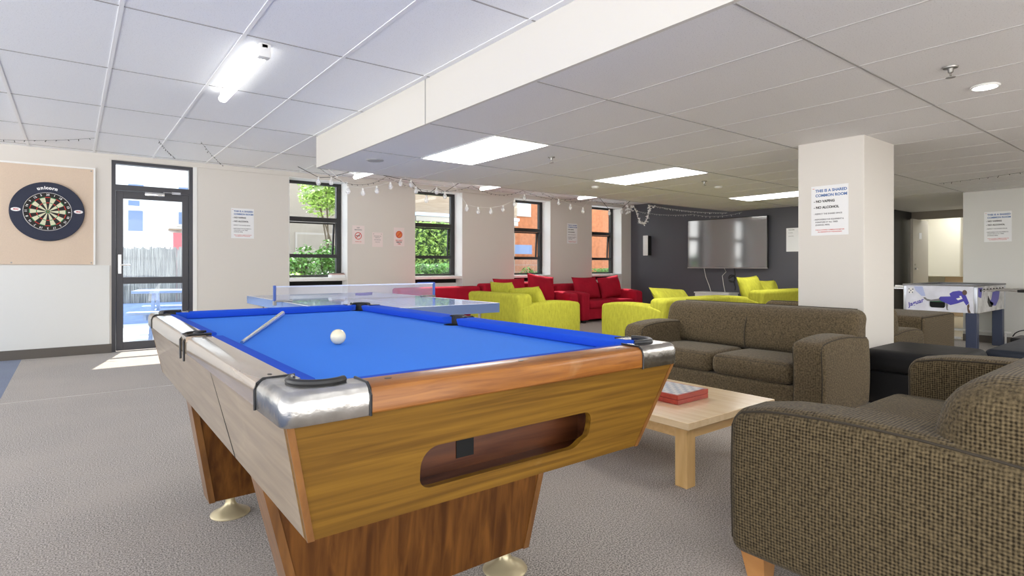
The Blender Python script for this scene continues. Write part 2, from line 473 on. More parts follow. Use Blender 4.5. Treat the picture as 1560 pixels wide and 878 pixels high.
# ------------------------------------------------------------------ the room
WY = 8.655; FX = 10.15; HI = 2.468; LO = 2.134; BX = 2.09; BY = 6.13
XL = -4.5; YB = -3.2
b_ = B(); box(b_, -.46, 10.3, YB, 9.05, -.1, 0); struct('floor', b_, M['carpet'])
b_ = B(); box(b_, XL, -.46, YB, 9.05, -.1, 0); struct('floor', b_, M['carpet_blue'], label='blue carpet strip along the left')
b_ = B(); box(b_, XL, FX + .15, YB, 9.05, HI, HI + .12); struct('ceiling', b_, M['tile_high'])
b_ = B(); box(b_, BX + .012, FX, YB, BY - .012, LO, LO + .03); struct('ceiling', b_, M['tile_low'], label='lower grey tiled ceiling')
b_ = B(); box(b_, BX - .012, BX + .012, YB, BY, LO, HI); box(b_, BX + .012, FX, BY - .012, BY, LO, HI)
struct('trim_1', b_, M['beam'])
b_ = B(); box(b_, BX - .016, BX - .0125, 3.735, 3.741, LO, HI); struct('trim_2', b_, M['tgap'])
# tile grids
b_ = B()
for k in range(-4, 4): box(b_, .208 + .61 * k - .011, .208 + .61 * k + .011, YB, WY, HI - .004, HI) if .208 + .61 * k < BX - .03 else None
for k in range(4, 16):
    box(b_, .208 + .61 * k - .011, .208 + .61 * k + .011, BY, WY, HI - .004, HI)
struct('trim_3', b_, M['tbar'])
b_ = B()
for k in range(-5, 5):
    y = 3.675 + 1.205 * k
    if y < YB + .05: continue
    box(b_, XL, BX - .012 if y < BY else FX, y - .005, y + .005, HI - .003, HI)
struct('trim_4', b_, M['tgap'])
b_ = B()
for k in range(-1, 13):
    x = 2.69 + .597 * k
    if x > BX + .02: box(b_, x - .006, x + .006, YB, BY - .012, LO - .002, LO)
struct('trim_5', b_, M['tbar_low'])
b_ = B()
for k in range(-6, 3):
    y = 3.705 + 1.225 * k
    if y < YB + .05: continue
    box(b_, BX + .012, FX, y - .005, y + .005, LO - .003, LO)
struct('trim_6', b_, M['tgap'])

# window wall (front face at WY, 0.4 thick)
openings = [(2.529, 3.43), (4.607, 5.568), (6.744, 7.689), (8.873, 9.83)]
door_x = (.387, 1.300)
ys = (WY, 9.05)
b_ = B(); x = XL
for a, c in [door_x] + openings:
    box(b_, x, a, ys[0], ys[1], 0, 2.40); x = c
box(b_, x, FX + .15, ys[0], ys[1], 0, 2.40); box(b_, XL, FX + .15, ys[0], ys[1], 2.40, HI)
struct('wall_window_side', b_, M['wall'])
b_ = B(); box(b_, XL, door_x[0] - .02, WY - .02, WY - .001, 0, 1.085); struct('wall_lower_left', b_, plain('lower_wall_paint', (.74, .745, .72), .6))
b_ = B(); box(b_, .36, FX, WY - .018, WY - .001, 2.405, HI); struct('trim_7', b_, M['wall'])
# bright painted linings of the reveals (door, windows): right side boards
for i, (a, c) in enumerate([door_x] + openings):
    b_ = B()
    if i == 0: box(b_, c - .018, c + .03, WY - .006, 8.9, 0, 2.405)
    else:
        box(b_, c - .012, c - .0005, WY - .004, 8.90, 0, 2.40); box(b_, a + .0005, a + .012, WY + .01, 8.90, 0, 2.40)
        box(b_, a + .012, c - .012, WY + .004, 8.90, 2.388, 2.3995)
    struct('trim_%d' % (8 + i), b_, M['wall_white'])
# other walls
b_ = B(); box(b_, 3.4, FX + .15, YB - .15, YB, -.1, HI); struct('wall_back', b_, M['wall'])  # unseen; only the right part built, to cut light from behind
b_ = B(); box(b_, FX, FX + .15, YB, 2.50, -.1, HI); struct('wall_right', b_, plain('right_wall_paint', (.68, .68, .65), .6))
b_ = B(); box(b_, FX, FX + .15, 4.05, 9.05, -.1, HI); struct('wall_feature', b_, M['wall_dark'])
b_ = B(); box(b_, FX + .15, 13.1, 4.05, 4.2, -.1, HI); struct('wall_alcove', b_, M['wall_black'])
b_ = B(); box(b_, FX + .15, 16.2, 2.35, 2.50, -.1, HI); struct('wall_hall_side', b_, M['wall_white'])
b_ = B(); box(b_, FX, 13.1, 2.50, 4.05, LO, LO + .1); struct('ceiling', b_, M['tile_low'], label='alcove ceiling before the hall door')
b_ = B(); box(b_, 10.3, 16.2, 2.5, 4.75, -.1, -.001); box(b_, FX, 10.31, 2.5, 4.05, -.1, -.001); struct('floor', b_, M['lino'], label='cream hard floor of the hall')
b_ = B(); box(b_, 13.1, 13.22, 2.5, 4.05, 1.985, 2.5); struct('trim_13', b_, plain('taupe_paint', (.30, .26, .21), .6))
b_ = B(); box(b_, 13.22, 16.2, 2.5, 4.75, 2.4, 2.5); struct('ceiling', b_, M['wall_white'], label='white hall ceiling')
b_ = B(); box(b_, 16.2, 16.35, 2.4, 4.75, -.1, 2.5); box(b_, 13.1, 16.35, 4.75, 4.9, -.1, 2.5); struct('wall_hall_end', b_, M['cream'])
# column
b_ = B(); box(b_, 5.03, 5.66, 1.88, 2.405, 0, LO + .02, .004, 1); struct('wall_column', b_, M['wall'], label='square off-white column')
# skirtings
b_ = B(); box(b_, XL, .387, WY - .034, WY - .021, 0, .11); struct('baseboard_window_left', b_, M['skirting'])
b_ = B(); box(b_, 1.335, 2.529, WY - .013, WY, 0, .1); struct('baseboard_window', b_, M['skirting'])
b_ = B(); box(b_, FX - .013, FX, YB, 2.50, 0, .1); struct('baseboard_right', b_, M['skirting'])
b_ = B(); box(b_, FX - .013, FX, 4.2, WY, 0, .1); struct('baseboard_feature', b_, M['wall_black'])
b_ = B(); box(b_, -.46, BX + 1.5, 5.935, 5.947, -.001, .002); struct('trim_14', b_, plain('pale_sun_streak', (.55, .52, .48), .6))  # streak of sun laid on the carpet as a thin pale strip

# entrance door: transom light over a glazed leaf
dx0, dx1 = .387, 1.282
b_ = B()
box(b_, dx0, dx0 + .045, 8.66, 8.76, 0, 2.405); box(b_, dx1 - .045, dx1, 8.66, 8.76, 0, 2.405)
box(b_, dx0 + .045, dx1 - .045, 8.66, 8.76, 2.36, 2.405); box(b_, dx0 + .045, dx1 - .045, 8.66, 8.76, 2.03, 2.10)
door = struct('door_1', b_, M['door_metal'])
b_ = B()
l0, l1 = dx0 + .048, dx1 - .048
box(b_, l0, l0 + .075, 8.675, 8.72, .01, 2.025, .004, 1); box(b_, l1 - .075, l1, 8.675, 8.72, .01, 2.025, .004, 1)
box(b_, l0 + .07, l1 - .07, 8.675, 8.72, 1.93, 2.025, .004, 1); box(b_, l0 + .07, l1 - .07, 8.675, 8.72, .01, .115, .004, 1)
box(b_, l0 + .07, l1 - .07, 8.675, 8.72, .85, .935, .004, 1)
struct('door_leaf', b_, M['door_metal'], door)
for z0, z1 in ((.115, .85), (.935, 1.93)):
    b_ = B(); box(b_, l0 + .07, l1 - .07, 8.695, 8.70, z0, z1); struct('pane', b_, M['glass'], door)
b_ = B(); box(b_, dx0 + .045, dx1 - .045, 8.70, 8.705, 2.10, 2.36); struct('pane', b_, M['glass'], door)
b_ = B(); box(b_, l0 + .02, l0 + .055, 8.668, 8.676, .98, 1.22, .002, 1); cyl(b_, (l0 + .038, 8.67, 1.09), (l0 + .038, 8.62, 1.09), .008); cyl(b_, (l0 + .034, 8.625, 1.09), (l0 + .15, 8.625, 1.09), .009)
struct('door_handle', b_, M['chrome_clean'], door)
b_ = B(); box(b_, l0 + .30, l0 + .52, 8.62, 8.675, 1.975, 2.025, .006, 2); cyl(b_, (l0 + .5, 8.63, 2.03), (l0 + .68, 8.64, 2.035), .008, n=8); box(b_, l0 + .60, l0 + .70, 8.63, 8.66, 2.015, 2.045)
struct('door_closer', b_, M['chrome_clean'], door)

# windows
for i, (a, c) in enumerate(openings):
    a += .0125; c -= .0125
    W0, W1 = .905, 2.388
    y0, y1 = 8.905, 8.97
    b_ = B()
    box(b_, a, a + .05, y0, y1, W0, W1); box(b_, c - .075, c, y0, y1, W0, W1)
    box(b_, a + .05, c - .075, y0, y1, W1 - .045, W1); box(b_, a + .05, c - .075, y0, y1, W0, W0 + .03)
    box(b_, a + .05, c - .075, y0, y1, 1.765, 1.835); box(b_, a + .05, c - .075, y0, y1, 1.205, 1.26)
    w = struct('window_%d' % (i + 1), b_, M['black_metal'])
    for z0, z1 in ((W0 + .03, 1.205), (1.835, W1 - .045)):
        b_ = B(); box(b_, a + .05, c - .075, 8.935, 8.940, z0, z1); struct('pane', b_, M['glass'], w)
    # top-hung middle sash, pushed open at the bottom
    t = math.radians(7 if i == 0 else 3)
    mt = Matrix.Translation((0, 8.975, 1.765)) @ Matrix.Rotation(t, 4, 'X') @ Matrix.Translation((0, -8.975, -1.765))
    b_ = B()
    box(b_, a + .055, a + .08, 8.96, 8.99, 1.215, 1.762); box(b_, c - .105, c - .08, 8.96, 8.99, 1.215, 1.762)
    box(b_, a + .08, c - .105, 8.96, 8.99, 1.737, 1.762); box(b_, a + .08, c - .105, 8.96, 8.99, 1.215, 1.24)
    b_.transform(mt); s_ = struct('window_sash', b_, M['black_metal'], w)
    b_ = B(); box(b_, a + .08, c - .105, 8.972, 8.977, 1.24, 1.737); b_.transform(mt); struct('pane', b_, M['glass'], s_)
    b_ = B(); box(b_, a + .001, c - .001, WY - .01, 8.905, .845, .895, .006, 2); struct('window_sill', b_, M['wall_white'], w)
    b_ = B(); box(b_, a + .001, c - .001, 8.84, 8.905, .03, .77); struct('window_apron', b_, M['wall_white'], w)
    b_ = B(); box(b_, a + .001, c - .001, 8.86, 8.905, .77, .845); struct('gap_strip', b_, M['black'], w)
    b_ = B(); box(b_, a, c, 8.975, 9.05, 0, .9); struct('outer_panel', b_, M['black_metal'], w)

# hall door leaf, cupboard beyond
b_ = B(); box(b_, 12.70, 13.55, 3.90, 3.94, .01, 1.975)
d2 = struct('door_2', b_, M['door_white'])
b_ = B(); cyl(b_, (12.78, 3.90, 1.02), (12.78, 3.86, 1.02), .022); cyl(b_, (12.78, 3.865, 1.02), (12.90, 3.865, 1.02), .009); cyl(b_, (12.78, 3.9, 1.1), (12.78, 3.885, 1.1), .018)
struct('door_handle', b_, M['chrome_clean'], d2)
b_ = B(); box(b_, 13.02, 13.16, 3.895, 3.90, 1.60, 1.72); struct('door_notice', b_, M['paper'], d2)
t = thing('wall_cupboard', 'cream wall cupboard seen through the open doorway past the foosball table', 'cupboard', (14.7, 3.8, .85))
b_ = B(); box(b_, 14.52, 14.9, 3.62, 4.74, .85, 2.3, .004, 1); obj('cabinet_body', b_, M['cream'], t, True)
b_ = B(); box(b_, 14.50, 14.519, 3.63, 4.18, .86, 2.29, .003, 1); obj('cabinet_door', b_, M['cream'], t, True)
b_ = B(); box(b_, 14.50, 14.519, 4.19, 4.73, .86, 2.29, .003, 1); obj('cabinet_door', b_, M['cream'], t, True)
t = thing('base_cabinet', 'low tan wooden cabinet in the hall beyond the doorway', 'cabinet', (15.2, 3.2, 0))
b_ = B(); box(b_, 14.95, 15.4, 2.9, 4.0, 0, .88, .005, 1); obj('cabinet_body', b_, M['tan'], t, True)
b_ = B(); box(b_, 14.93, 15.42, 2.88, 4.02, .88, .91); obj('worktop', b_, M['wood_edge'], t, True)

# ------------------------------------------------------------------ lights in the ceilings
def led(x, y, label):
    t = thing('ceiling_light', label, 'ceiling light', (x, y, LO), group='square-edged light panels in the low ceiling')
    b_ = B(); box(b_, -.285, .285, -.60, .60, -.006, -.001); obj('diffuser', b_, M['led'], t)
    b_ = B()
    for x0, x1, y0, y1 in ((-.298, -.285, -.612, .612), (.285, .298, -.612, .612), (-.285, .285, -.612, -.6), (-.285, .285, .6, .612)): box(b_, x0, x1, y0, y1, -.009, -.0005)
    obj('light_frame', b_, M['white'], t)
P6 = 'flush rectangular light panel in the low ceiling, '
led(2.989, 4.32, P6 + 'nearest the beam, largest in view')
led(5.377, 4.32, P6 + 'middle of the row of three')
led(8.362, 4.32, P6 + 'partly hidden behind the column')
led(4.5, -.6, P6 + 'added unseen behind the camera for fill, left'); led(7.2, -.6, P6 + 'added unseen behind the camera for fill, right')  # these and the back pair are added out of view as fill light
led(4.5, -2.3, P6 + 'added unseen at the back of the room for fill, left'); led(7.5, -2.3, P6 + 'added unseen at the back of the room for fill, right')

def tube_light(x, y0, y1, label):
    t = thing('tube_light', label, 'tube light', (x, (y0 + y1) / 2, HI), group='tube lights on the high ceiling')
    L = (y1 - y0) / 2
    b_ = B(); box(b_, -.02, .02, -L, L - .02, -.032, -.001, .004, 1); obj('light_base', b_, M['white_plastic'], t)
    b_ = B(); rbox(b_, -.032, .032, -L + .06, L - .005, -.085, -.03, .026, k=1); obj('diffuser', b_, M['tube'], t)
    for s in (-1,):
        b_ = B(); box(b_, -.036, .036, s * L, s * L + .06, -.088, -.001, .008, 2); obj('end_cap', b_, M['white_plastic'], t)
tube_light(.95, 3.74, 5.02, 'white tube light on the high tiled ceiling above the pool table')
tube_light(3.37, 7.0, 8.24, 'tube light near the ceiling above the first window')
tube_light(5.62, 7.0, 8.16, 'tube light near the ceiling above the second window')
tube_light(7.92, 7.0, 8.1, 'tube light near the ceiling above the pillar with the notice')
tube_light(.95, -.8, .48, 'unseen tube light added for fill on the high ceiling behind the camera')  # this tube and the next two are added out of view as fill
tube_light(-1.3, 3.74, 5.02, 'unseen tube light added for fill on the high ceiling left of the view')
tube_light(-1.3, -.8, .48, 'unseen tube light added for fill on the high ceiling at the back left')

t = thing('downlight', 'small round recessed downlight glowing in the right of the ceiling', 'downlight', (4.23, .938, LO))
b_ = B(); lathe(b_, [(.055, -.004), (.055, -.001)], n=28); obj('lamp', b_, emit('downlight_glow', (1, 1, .97), 20), t)
b_ = B(); tube(b_, [(.063 * math.cos(a * PI / 14), .063 * math.sin(a * PI / 14), -.005) for a in range(28)], .008, 6, True); obj('trim_ring', b_, M['white_plastic'], t)

def sprinkler(x, y, label):
    t = thing('sprinkler', label, 'sprinkler', (x, y, LO), group='sprinkler heads in the low ceiling')
    b_ = B(); lathe(b_, [(.035, -.001), (.033, -.008), (.014, -.010), (.012, -.03), (.006, -.035)], n=16); obj('sprinkler_body', b_, M['grey_metal'], t)
    b_ = B(); lathe(b_, [(.022, -.058), (.022, -.055)], n=12); tube(b_, [(-.009, 0, -.03), (-.011, 0, -.045), (0, 0, -.056)], .002); tube(b_, [(.009, 0, -.03), (.011, 0, -.045), (0, 0, -.056)], .002); obj('deflector', b_, M['grey_metal'], t)
sprinkler(3.68, .96, 'metal sprinkler head beside the round downlight')
sprinkler(3.67, 4.12, 'sprinkler head beside the nearest ceiling light panel')
sprinkler(6.22, 4.13, 'sprinkler head beyond the middle ceiling light panel')
b_ = B(); lathe(b_, [(.085, 0), (.085, -.006), (.07, -.012), (.068, -.008), (.01, -.008)], (2.39, 5.32, LO), 28)
tag(obj('ceiling_speaker', b_, plain('grey_speaker_mesh', (.4, .4, .4), .6), None, True), 'round grey disc in the low ceiling above the first window', 'speaker')
for x, y, l in ((5.5, 5.3, 'pale round smoke detector left of the middle light panel'), (6.8, 4.3, 'pale round smoke detector right of the middle light panel')):
    b_ = B(); lathe(b_, [(.05, 0), (.05, -.012), (.035, -.025), (.005, -.027)], (x, y, LO), 20); tag(obj('smoke_detector', b_, M['white_plastic'], None, True), l, 'smoke detector')

# ------------------------------------------------------------------ pool table
TW, TL = 1.383, 2.72          # drawn at a larger size, then brought to the true seven-foot size by KS
KS = .857; TX, TY = .302, 1.077
pt = thing('pool_table', 'wooden pool table with blue cloth and chrome corners', 'pool table', (TX + TW * KS / 2, TY + TL * KS / 2, 0))
def T(bm): bm.transform(Matrix.Translation((0, 0, .1544)) @ Matrix.Scale(KS, 4) @ Matrix.Translation((-TW / 2, -TL / 2, 0))); return bm
RT, RB = .80, .732        # rail top / bottom
# body: tapered box walls; near end panel with ball-return slot
ins, ine, insr = .071, .04, .168
def body_pts(z):
    f = (RB - z) / (RB - .45)
    return (.012 + (ins - .012) * f, .012 + ine * f, .012 + (insr - .012) * f)
def P3(cx, cy, z):
    ix, iy, jx = body_pts(z)
    return (ix if cx == 0 else TW - jx, iy if cy == 0 else TL - iy, z)
def shift(p, dx, dy): return (p[0] + dx, p[1] + dy, p[2])
th = .022
def end_panel(far):
    b_ = B(); s = 1 if not far else -1; c = 1 if far else 0
    bot = [P3(0, c, .45), P3(1, c, .45), shift(P3(1, c, .45), 0, s * th), shift(P3(0, c, .45), 0, s * th)]
    top = [P3(0, c, RB), P3(1, c, RB), shift(P3(1, c, RB), 0, s * th), shift(P3(0, c, RB), 0, s * th)]
    return hexa(b_, bot, top)
ep = end_panel(False)
sx0, sx1 = .352, .965
def rr_poly(x0, x1, z0, z1, rads, n=6):
    pts = []
    for (cx, cz, a0, r) in ((x1 - rads[1], z0 + rads[1], -90, rads[1]), (x1 - rads[2], z1 - rads[2], 0, rads[2]), (x0 + rads[3], z1 - rads[3], 90, rads[3]), (x0 + rads[0], z0 + rads[0], 180, rads[0])):
        for i in range(n + 1):
            a = math.radians(a0 + 90 * i / n); pts.append((cx + r * math.cos(a), cz + r * math.sin(a)))
    return pts
sl = rr_poly(sx0, sx1, .502, .614, (.035, .06, .03, .05))
sl = [(x - (.02 if x > .8 and z < .53 else 0), z) for x, z in sl]
cb = B(); prism(cb, sl, -.2, .2, frame((0, 0, 0), (1, 0, 0), (0, 0, 1)))
ep = cut(ep, cb); T(ep); obj('end_panel', ep, M['oak_end'], pt)
ep = end_panel(True); T(ep); obj('end_panel', ep, M['oak_end'], pt)
for sgn, c in ((1, 0), (-1, 1)):
    b_ = B()
    def q(z, cy, dx): p = P3(c, cy, z); return (p[0] + sgn * dx, p[1] + (th if cy == 0 else -th), p[2])
    hexa(b_, [q(.45, 0, 0), q(.45, 1, 0), q(.45, 1, th), q(.45, 0, th)], [q(RB, 0, 0), q(RB, 1, 0), q(RB, 1, th), q(RB, 0, th)])
    T(b_); sp = obj('side_panel', b_, M['oak_side'], pt)
    b_ = B()                                                       # thin dark joint across the panel
    y0 = .87; kk = 0 if c == 0 else 2; x0 = body_pts(.725)[kk]; x1 = body_pts(.455)[kk]
    xa = x0 if c == 0 else TW - x0; xb = x1 if c == 0 else TW - x1
    o1 = -sgn * .0012
    hexa(b_, [(xb + o1, y0 - .10, .452), (xb + o1, y0 - .094, .452), (xb + sgn * .003, y0 - .094, .452), (xb + sgn * .003, y0 - .10, .452)],
         [(xa + o1, y0, .729), (xa + o1, y0 + .006, .729), (xa + sgn * .003, y0 + .006, .729), (xa + sgn * .003, y0, .729)])
    T(b_); obj('panel_joint', b_, M['rubber'], sp)
# corner edging strips down the near panel
for c in (0, 1):
    for cy in (0, 1):
        b_ = B(); a = P3(c, cy, .45); d = P3(c, cy, RB)
        e = -.003 if cy == 0 else .003; w_ = .016 if c == 0 else -.016
        hexa(b_, [(a[0], a[1] + e, a[2] - .001), (a[0] + w_, a[1] + e, a[2] - .001), (a[0] + w_, a[1] - e, a[2] - .001), (a[0], a[1] - e, a[2] - .001)],
             [(d[0], d[1] + e, d[2]), (d[0] + w_, d[1] + e, d[2]), (d[0] + w_, d[1] - e, d[2]), (d[0], d[1] - e, d[2])])
        T(b_); obj('corner_strip', b_, M['wood_edge'], pt)
b_ = B(); box(b_, .10, TW - .18, .075, TL - .08, .455, .47); T(b_); obj('bottom_board', b_, M['mahogany'], pt)
# ball return tray behind the slot
b_ = B(); box(b_, .30, 1.02, .15, .165, .475, .66); box(b_, .30, 1.02, .06, .15, .478, .488); box(b_, .29, .30, .06, .165, .478, .66); box(b_, 1.02, 1.03, .06, .165, .478, .66); box(b_, .29, 1.03, .06, .165, .66, .67)
T(b_); tr = obj('ball_return_tray', b_, wood('tray_wood', (.06, .015, .005), (.13, .04, .012), (.5, 5, 7), 7, .4, .3), pt)
b_ = B(); box(b_, .53, .59, .147, .151, .52, .59); T(b_); obj('ball_hole', b_, M['black'], tr)
b_ = B()
for k in range(60):
    x = .375 + .58 * k / 59; rbox(b_, x, x + .008, .055, .07, .4875, .4875 + R.uniform(.003, .007), .002, k=0)
T(b_); obj('tray_fringe', b_, M['rubber'], tr)['kind'] = 'stuff'
# bed with pocket holes
pk = .118; mid_y = TL / 2
holes = [(pk, pk), (TW - pk, pk), (pk, TL - pk), (TW - pk, TL - pk), (.104, mid_y), (TW - .104, mid_y)]
b_ = B(); box(b_, .02, TW - .02, .02, TL - .02, .735, .762)
for hx, hy in holes:
    c_ = B(); cyl(c_, (hx, hy, .6), (hx, hy, .9), .058, n=24); b_ = cut(b_, c_)
T(b_); obj('playing_bed', b_, M['cloth'], pt)
for hx, hy in holes:
    b_ = B(); lathe(b_, [(.0572, .6905), (.0575, .7620), (.0590, .7620), (.0600, .6905)], (hx, hy, 0), 24); lathe(b_, [(.057, .685), (.057, .69)], (hx, hy, 0), 24)
    T(b_); obj('pocket_liner', b_, M['black'], pt)
# wooden rails: profile with rounded outer top edge
RW = .088
def rail(bm, length):
    """profile in (u across, z), length along v"""
    prof = [(0.004, RB), (0, RB + .004), (0, RT - .022), (.006, RT - .008), (.02, RT), (RW, RT), (RW, RB)]
    a = [(u, 0, z) for u, z in prof]; b2 = [(u, length, z) for u, z in prof]
    va = [bm.verts.new(p) for p in a]; vb = [bm.verts.new(p) for p in b2]
    n = len(prof); bm.faces.new(va); bm.faces.new(vb[::-1])
    for i in range(n): bm.faces.new((va[i], vb[i], vb[(i + 1) % n], va[(i + 1) % n]))
    return bm
cap = .20
def place(bm, kind):
    pass
def put_rail(mtx, L, mat, sights):
    b_ = B(); rail(b_, L); b_.transform(mtx); T(b_); r_ = obj('wooden_rail', b_, mat, pt)
    for s in sights:
        b_ = B(); lathe(b_, [(.0062, 0), (.0062, .0012)], (0, 0, 0), 10); b_.transform(Matrix.Diagonal((.9, 1.5, 1, 1))); b_.transform(mtx @ Matrix.Translation((.05, s * L, RT - .0003))); T(b_); obj('rail_sight', b_, M['rubber'], r_)
Mx = Matrix.Rotation(0, 4, 'Z')
end_near = Matrix(((0, 1, 0, cap), (1, 0, 0, 0), (0, 0, 1, 0), (0, 0, 0, 1)))
end_far = Matrix(((0, 1, 0, cap), (-1, 0, 0, TL), (0, 0, 1, 0), (0, 0, 0, 1)))
put_rail(end_near, TW - 2 * cap, M['oak_rail'], (.07, .5, .93)); put_rail(end_far, TW - 2 * cap, M['oak_rail'], (.07, .93))
Lr = TL / 2 - .075 - cap - .02
for y0 in (cap + .02, TL / 2 + .075):
    put_rail(Matrix.Translation((0, y0, 0)), Lr, M['rail_side'], (.06, .93))
    put_rail(Matrix(((-1, 0, 0, TW), (0, 1, 0, y0), (0, 0, 1, 0), (0, 0, 0, 1))), Lr, M['rail_side'], (.06, .93))
# cushions: blue, nose towards the bed, ends cut at the pockets
def cushion_strip(L, e0, e1, mtx, over=False):
    b_ = B(); c0, c1, zt, zn, zb = (.022 if over else RW), RW + .048, RT + (.0015 if over else -.002), RT - (-.0005 if over else .004), .7645
    rows = []
    for v0, v1, u, z in ((0, L, c0, zt), (e0, L - e1, c1 - .004, zn), (e0 + .002, L - e1 - .002, c1, zn - .006), (e0, L - e1, c1 - .012, zb), (0, L, RW, zb)) + (((0, L, RW, RT + .0002), (0, L, c0, RT + .0002)) if over else ()):
        rows.append((b_.verts.new((u, v0, z)), b_.verts.new((u, v1, z))))
    n = len(rows)
    for i in range(n):
        a = rows[i]; c = rows[(i + 1) % n]; b_.faces.new((a[0], a[1], c[1], c[0]))
    b_.faces.new([r[0] for r in rows]); b_.faces.new([r[1] for r in rows][::-1])
    b_.transform(mtx); T(b_); obj('rail_cushion', b_, M['cloth_shade'], pt, ang=60)
ce = .135
cushion_strip(TW - 2 * ce, .05, .05, Matrix(((0, 1, 0, ce), (1, 0, 0, 0), (0, 0, 1, 0), (0, 0, 0, 1))))
cushion_strip(TW - 2 * ce, .05, .05, Matrix(((0, 1, 0, ce), (-1, 0, 0, TL), (0, 0, 1, 0), (0, 0, 0, 1))), True)
Lc = TL / 2 - .055 - ce
for flip in (0, 1):
    for y0, e0, e1 in ((ce, .05, .014), (TL / 2 + .055, .014, .05)):
        m_ = Matrix.Translation((0, y0, 0)) if not flip else Matrix(((-1, 0, 0, TW), (0, 1, 0, y0), (0, 0, 1, 0), (0, 0, 0, 1)))
        cushion_strip(Lc, e0, e1, m_, bool(flip))
# chrome corners with black horseshoe liner
def corner_mesh(which):
    b_ = B()
    if which == 'cap':
        r = .022; ol = []
        for i in range(7):
            a = math.radians(180 + 90 * i / 6); ol.append((.03 + .03 * math.cos(a), .03 + .03 * math.sin(a)))
        arc = []
        for i in range(15):
            a = math.radians(-52 - 166 * i / 14); arc.append((pk + .062 * math.cos(a), pk + .062 * math.sin(a)))
        pts = ol + [(cap, 0), (cap, RW + .004)] + [(pk + .062 * math.cos(math.radians(-52)) + .012, RW + .004)] + arc + [(RW + .004, pk + .062 * math.cos(math.radians(-52)) + .012)] + [(RW + .004, cap + .02), (0, cap + .02)]
        n = len(pts)
        def off(p, k, d):      # pull the outer boundary in for the rounded top edge
            x = max(p[0], d) if p[0] < .05 else p[0]; y = max(p[1], d) if p[1] < .05 else p[1]
            if p[0] < .05 and p[1] < .05:
                v = Vector((p[0] - .03, p[1] - .03)); v = v * ((.03 - d) / .03) if p[0] <= .03 and p[1] <= .03 else v
                if p[0] <= .03 and p[1] <= .03: return (.03 + v.x, .03 + v.y)
            return (x, y)
        lv = [(0.003, RB - .004), (0, RB), (0, RT - .022), (.006, RT - .008), (.016, RT + .001), (.024, RT + .003)]
        rings = [[b_.verts.new((*off(p, 0, d), z)) for p in pts] for d, z in lv]
        for a, c in zip(rings, rings[1:]):
            for i in range(n): b_.faces.new((a[i], a[(i + 1) % n], c[(i + 1) % n], c[i]))
        b_.faces.new(rings[0][::-1]); b_.faces.new(rings[-1])
    elif which == 'shoe':
        pts = [(pk + .066 * math.cos(math.radians(-48 - 174 * i / 20)), pk + .066 * math.sin(math.radians(-48 - 174 * i / 20)), RT + .008) for i in range(21)]
        tube(b_, pts, .0095, 10)
        ar = [(pk + .0605 * math.cos(math.radians(-55 - 160 * i / 16)), pk + .0605 * math.sin(math.radians(-55 - 160 * i / 16))) for i in range(17)]
        ai = [(pk + .058 * math.cos(math.radians(-55 - 160 * i / 16)), pk + .058 * math.sin(math.radians(-55 - 160 * i / 16))) for i in range(17)]
        prism(b_, ar + ai[::-1], .755, RT + .004)
    else:
        for sw in (which,):
            e = cap if sw == 0 else cap + .02
            lv = [(-.001, RB - .004), (-.0015, RT - .022), (.004, RT - .007), (.018, RT + .003), (RW + .006, RT + .004)]
            pp = [((e + .001, d, z) if sw == 0 else (d, e + .001, z)) for d, z in lv]
            tube(b_, pp, .0035, 6)
    return b_
for fx in (1, -1):
    for fy in (1, -1):
        m_ = Matrix(((fx, 0, 0, 0 if fx > 0 else TW), (0, fy, 0, 0 if fy > 0 else TL), (0, 0, 1, 0), (0, 0, 0, 1)))
        b_ = corner_mesh('cap'); b_.transform(m_); T(b_); cc = obj('corner_casting', b_, M['chrome'], pt, ang=50)
        b_ = corner_mesh('shoe'); b_.transform(m_); T(b_); obj('pocket_rim', b_, M['rubber'], cc)
        for sw in (0, 1): b_ = corner_mesh(sw); b_.transform(m_); T(b_); obj('gasket', b_, M['rubber'], cc)
# middle pocket brackets
for fx in (1, -1):
    m_ = Matrix(((fx, 0, 0, 0 if fx > 0 else TW), (0, 1, 0, TL / 2), (0, 0, 1, 0), (0, 0, 0, 1)))
    b_ = B()
    outer = [(0, -.075), (RW * .8, -.075), (RW * .8, -.056)] + [(.104 + .062 * math.cos(math.radians(a)), .062 * math.sin(math.radians(a))) for a in range(-125, -236, -11)] + [(RW * .8, .056), (RW * .8, .075), (0, .075)]
    prism(b_, outer, RB, RT + .001); b_.transform(m_); T(b_); cc = obj('middle_bracket', b_, M['rail_side'], pt)
    b_ = B()
    for s in (-1, 1):
        lv = [(-.003, RB - .03), (-.004, RT - .02), (.004, RT - .002), (.02, RT + .005), (.055, RT + .006), (.09, RT + .006)]
        tube(b_, [(d, s * (.045 + .012 * (1 if d > .03 else 0)), z) for d, z in lv], .0042, 8)
    tube(b_, [(.104 + .064 * math.cos(math.radians(a)), .064 * math.sin(math.radians(a)), RT + .004) for a in range(-100, -261, -10)], .0045, 8)
    ar = [(.104 + .0605 * math.cos(math.radians(a)), .0605 * math.sin(math.radians(a))) for a in range(-110, -251, -10)]
    ai = [(.104 + .058 * math.cos(math.radians(a)), .058 * math.sin(math.radians(a))) for a in range(-110, -251, -10)]
    prism(b_, ar + ai[::-1], .755, RT + .003)
    b_.transform(m_); T(b_); obj('pocket_rim', b_, M['rubber'], cc)
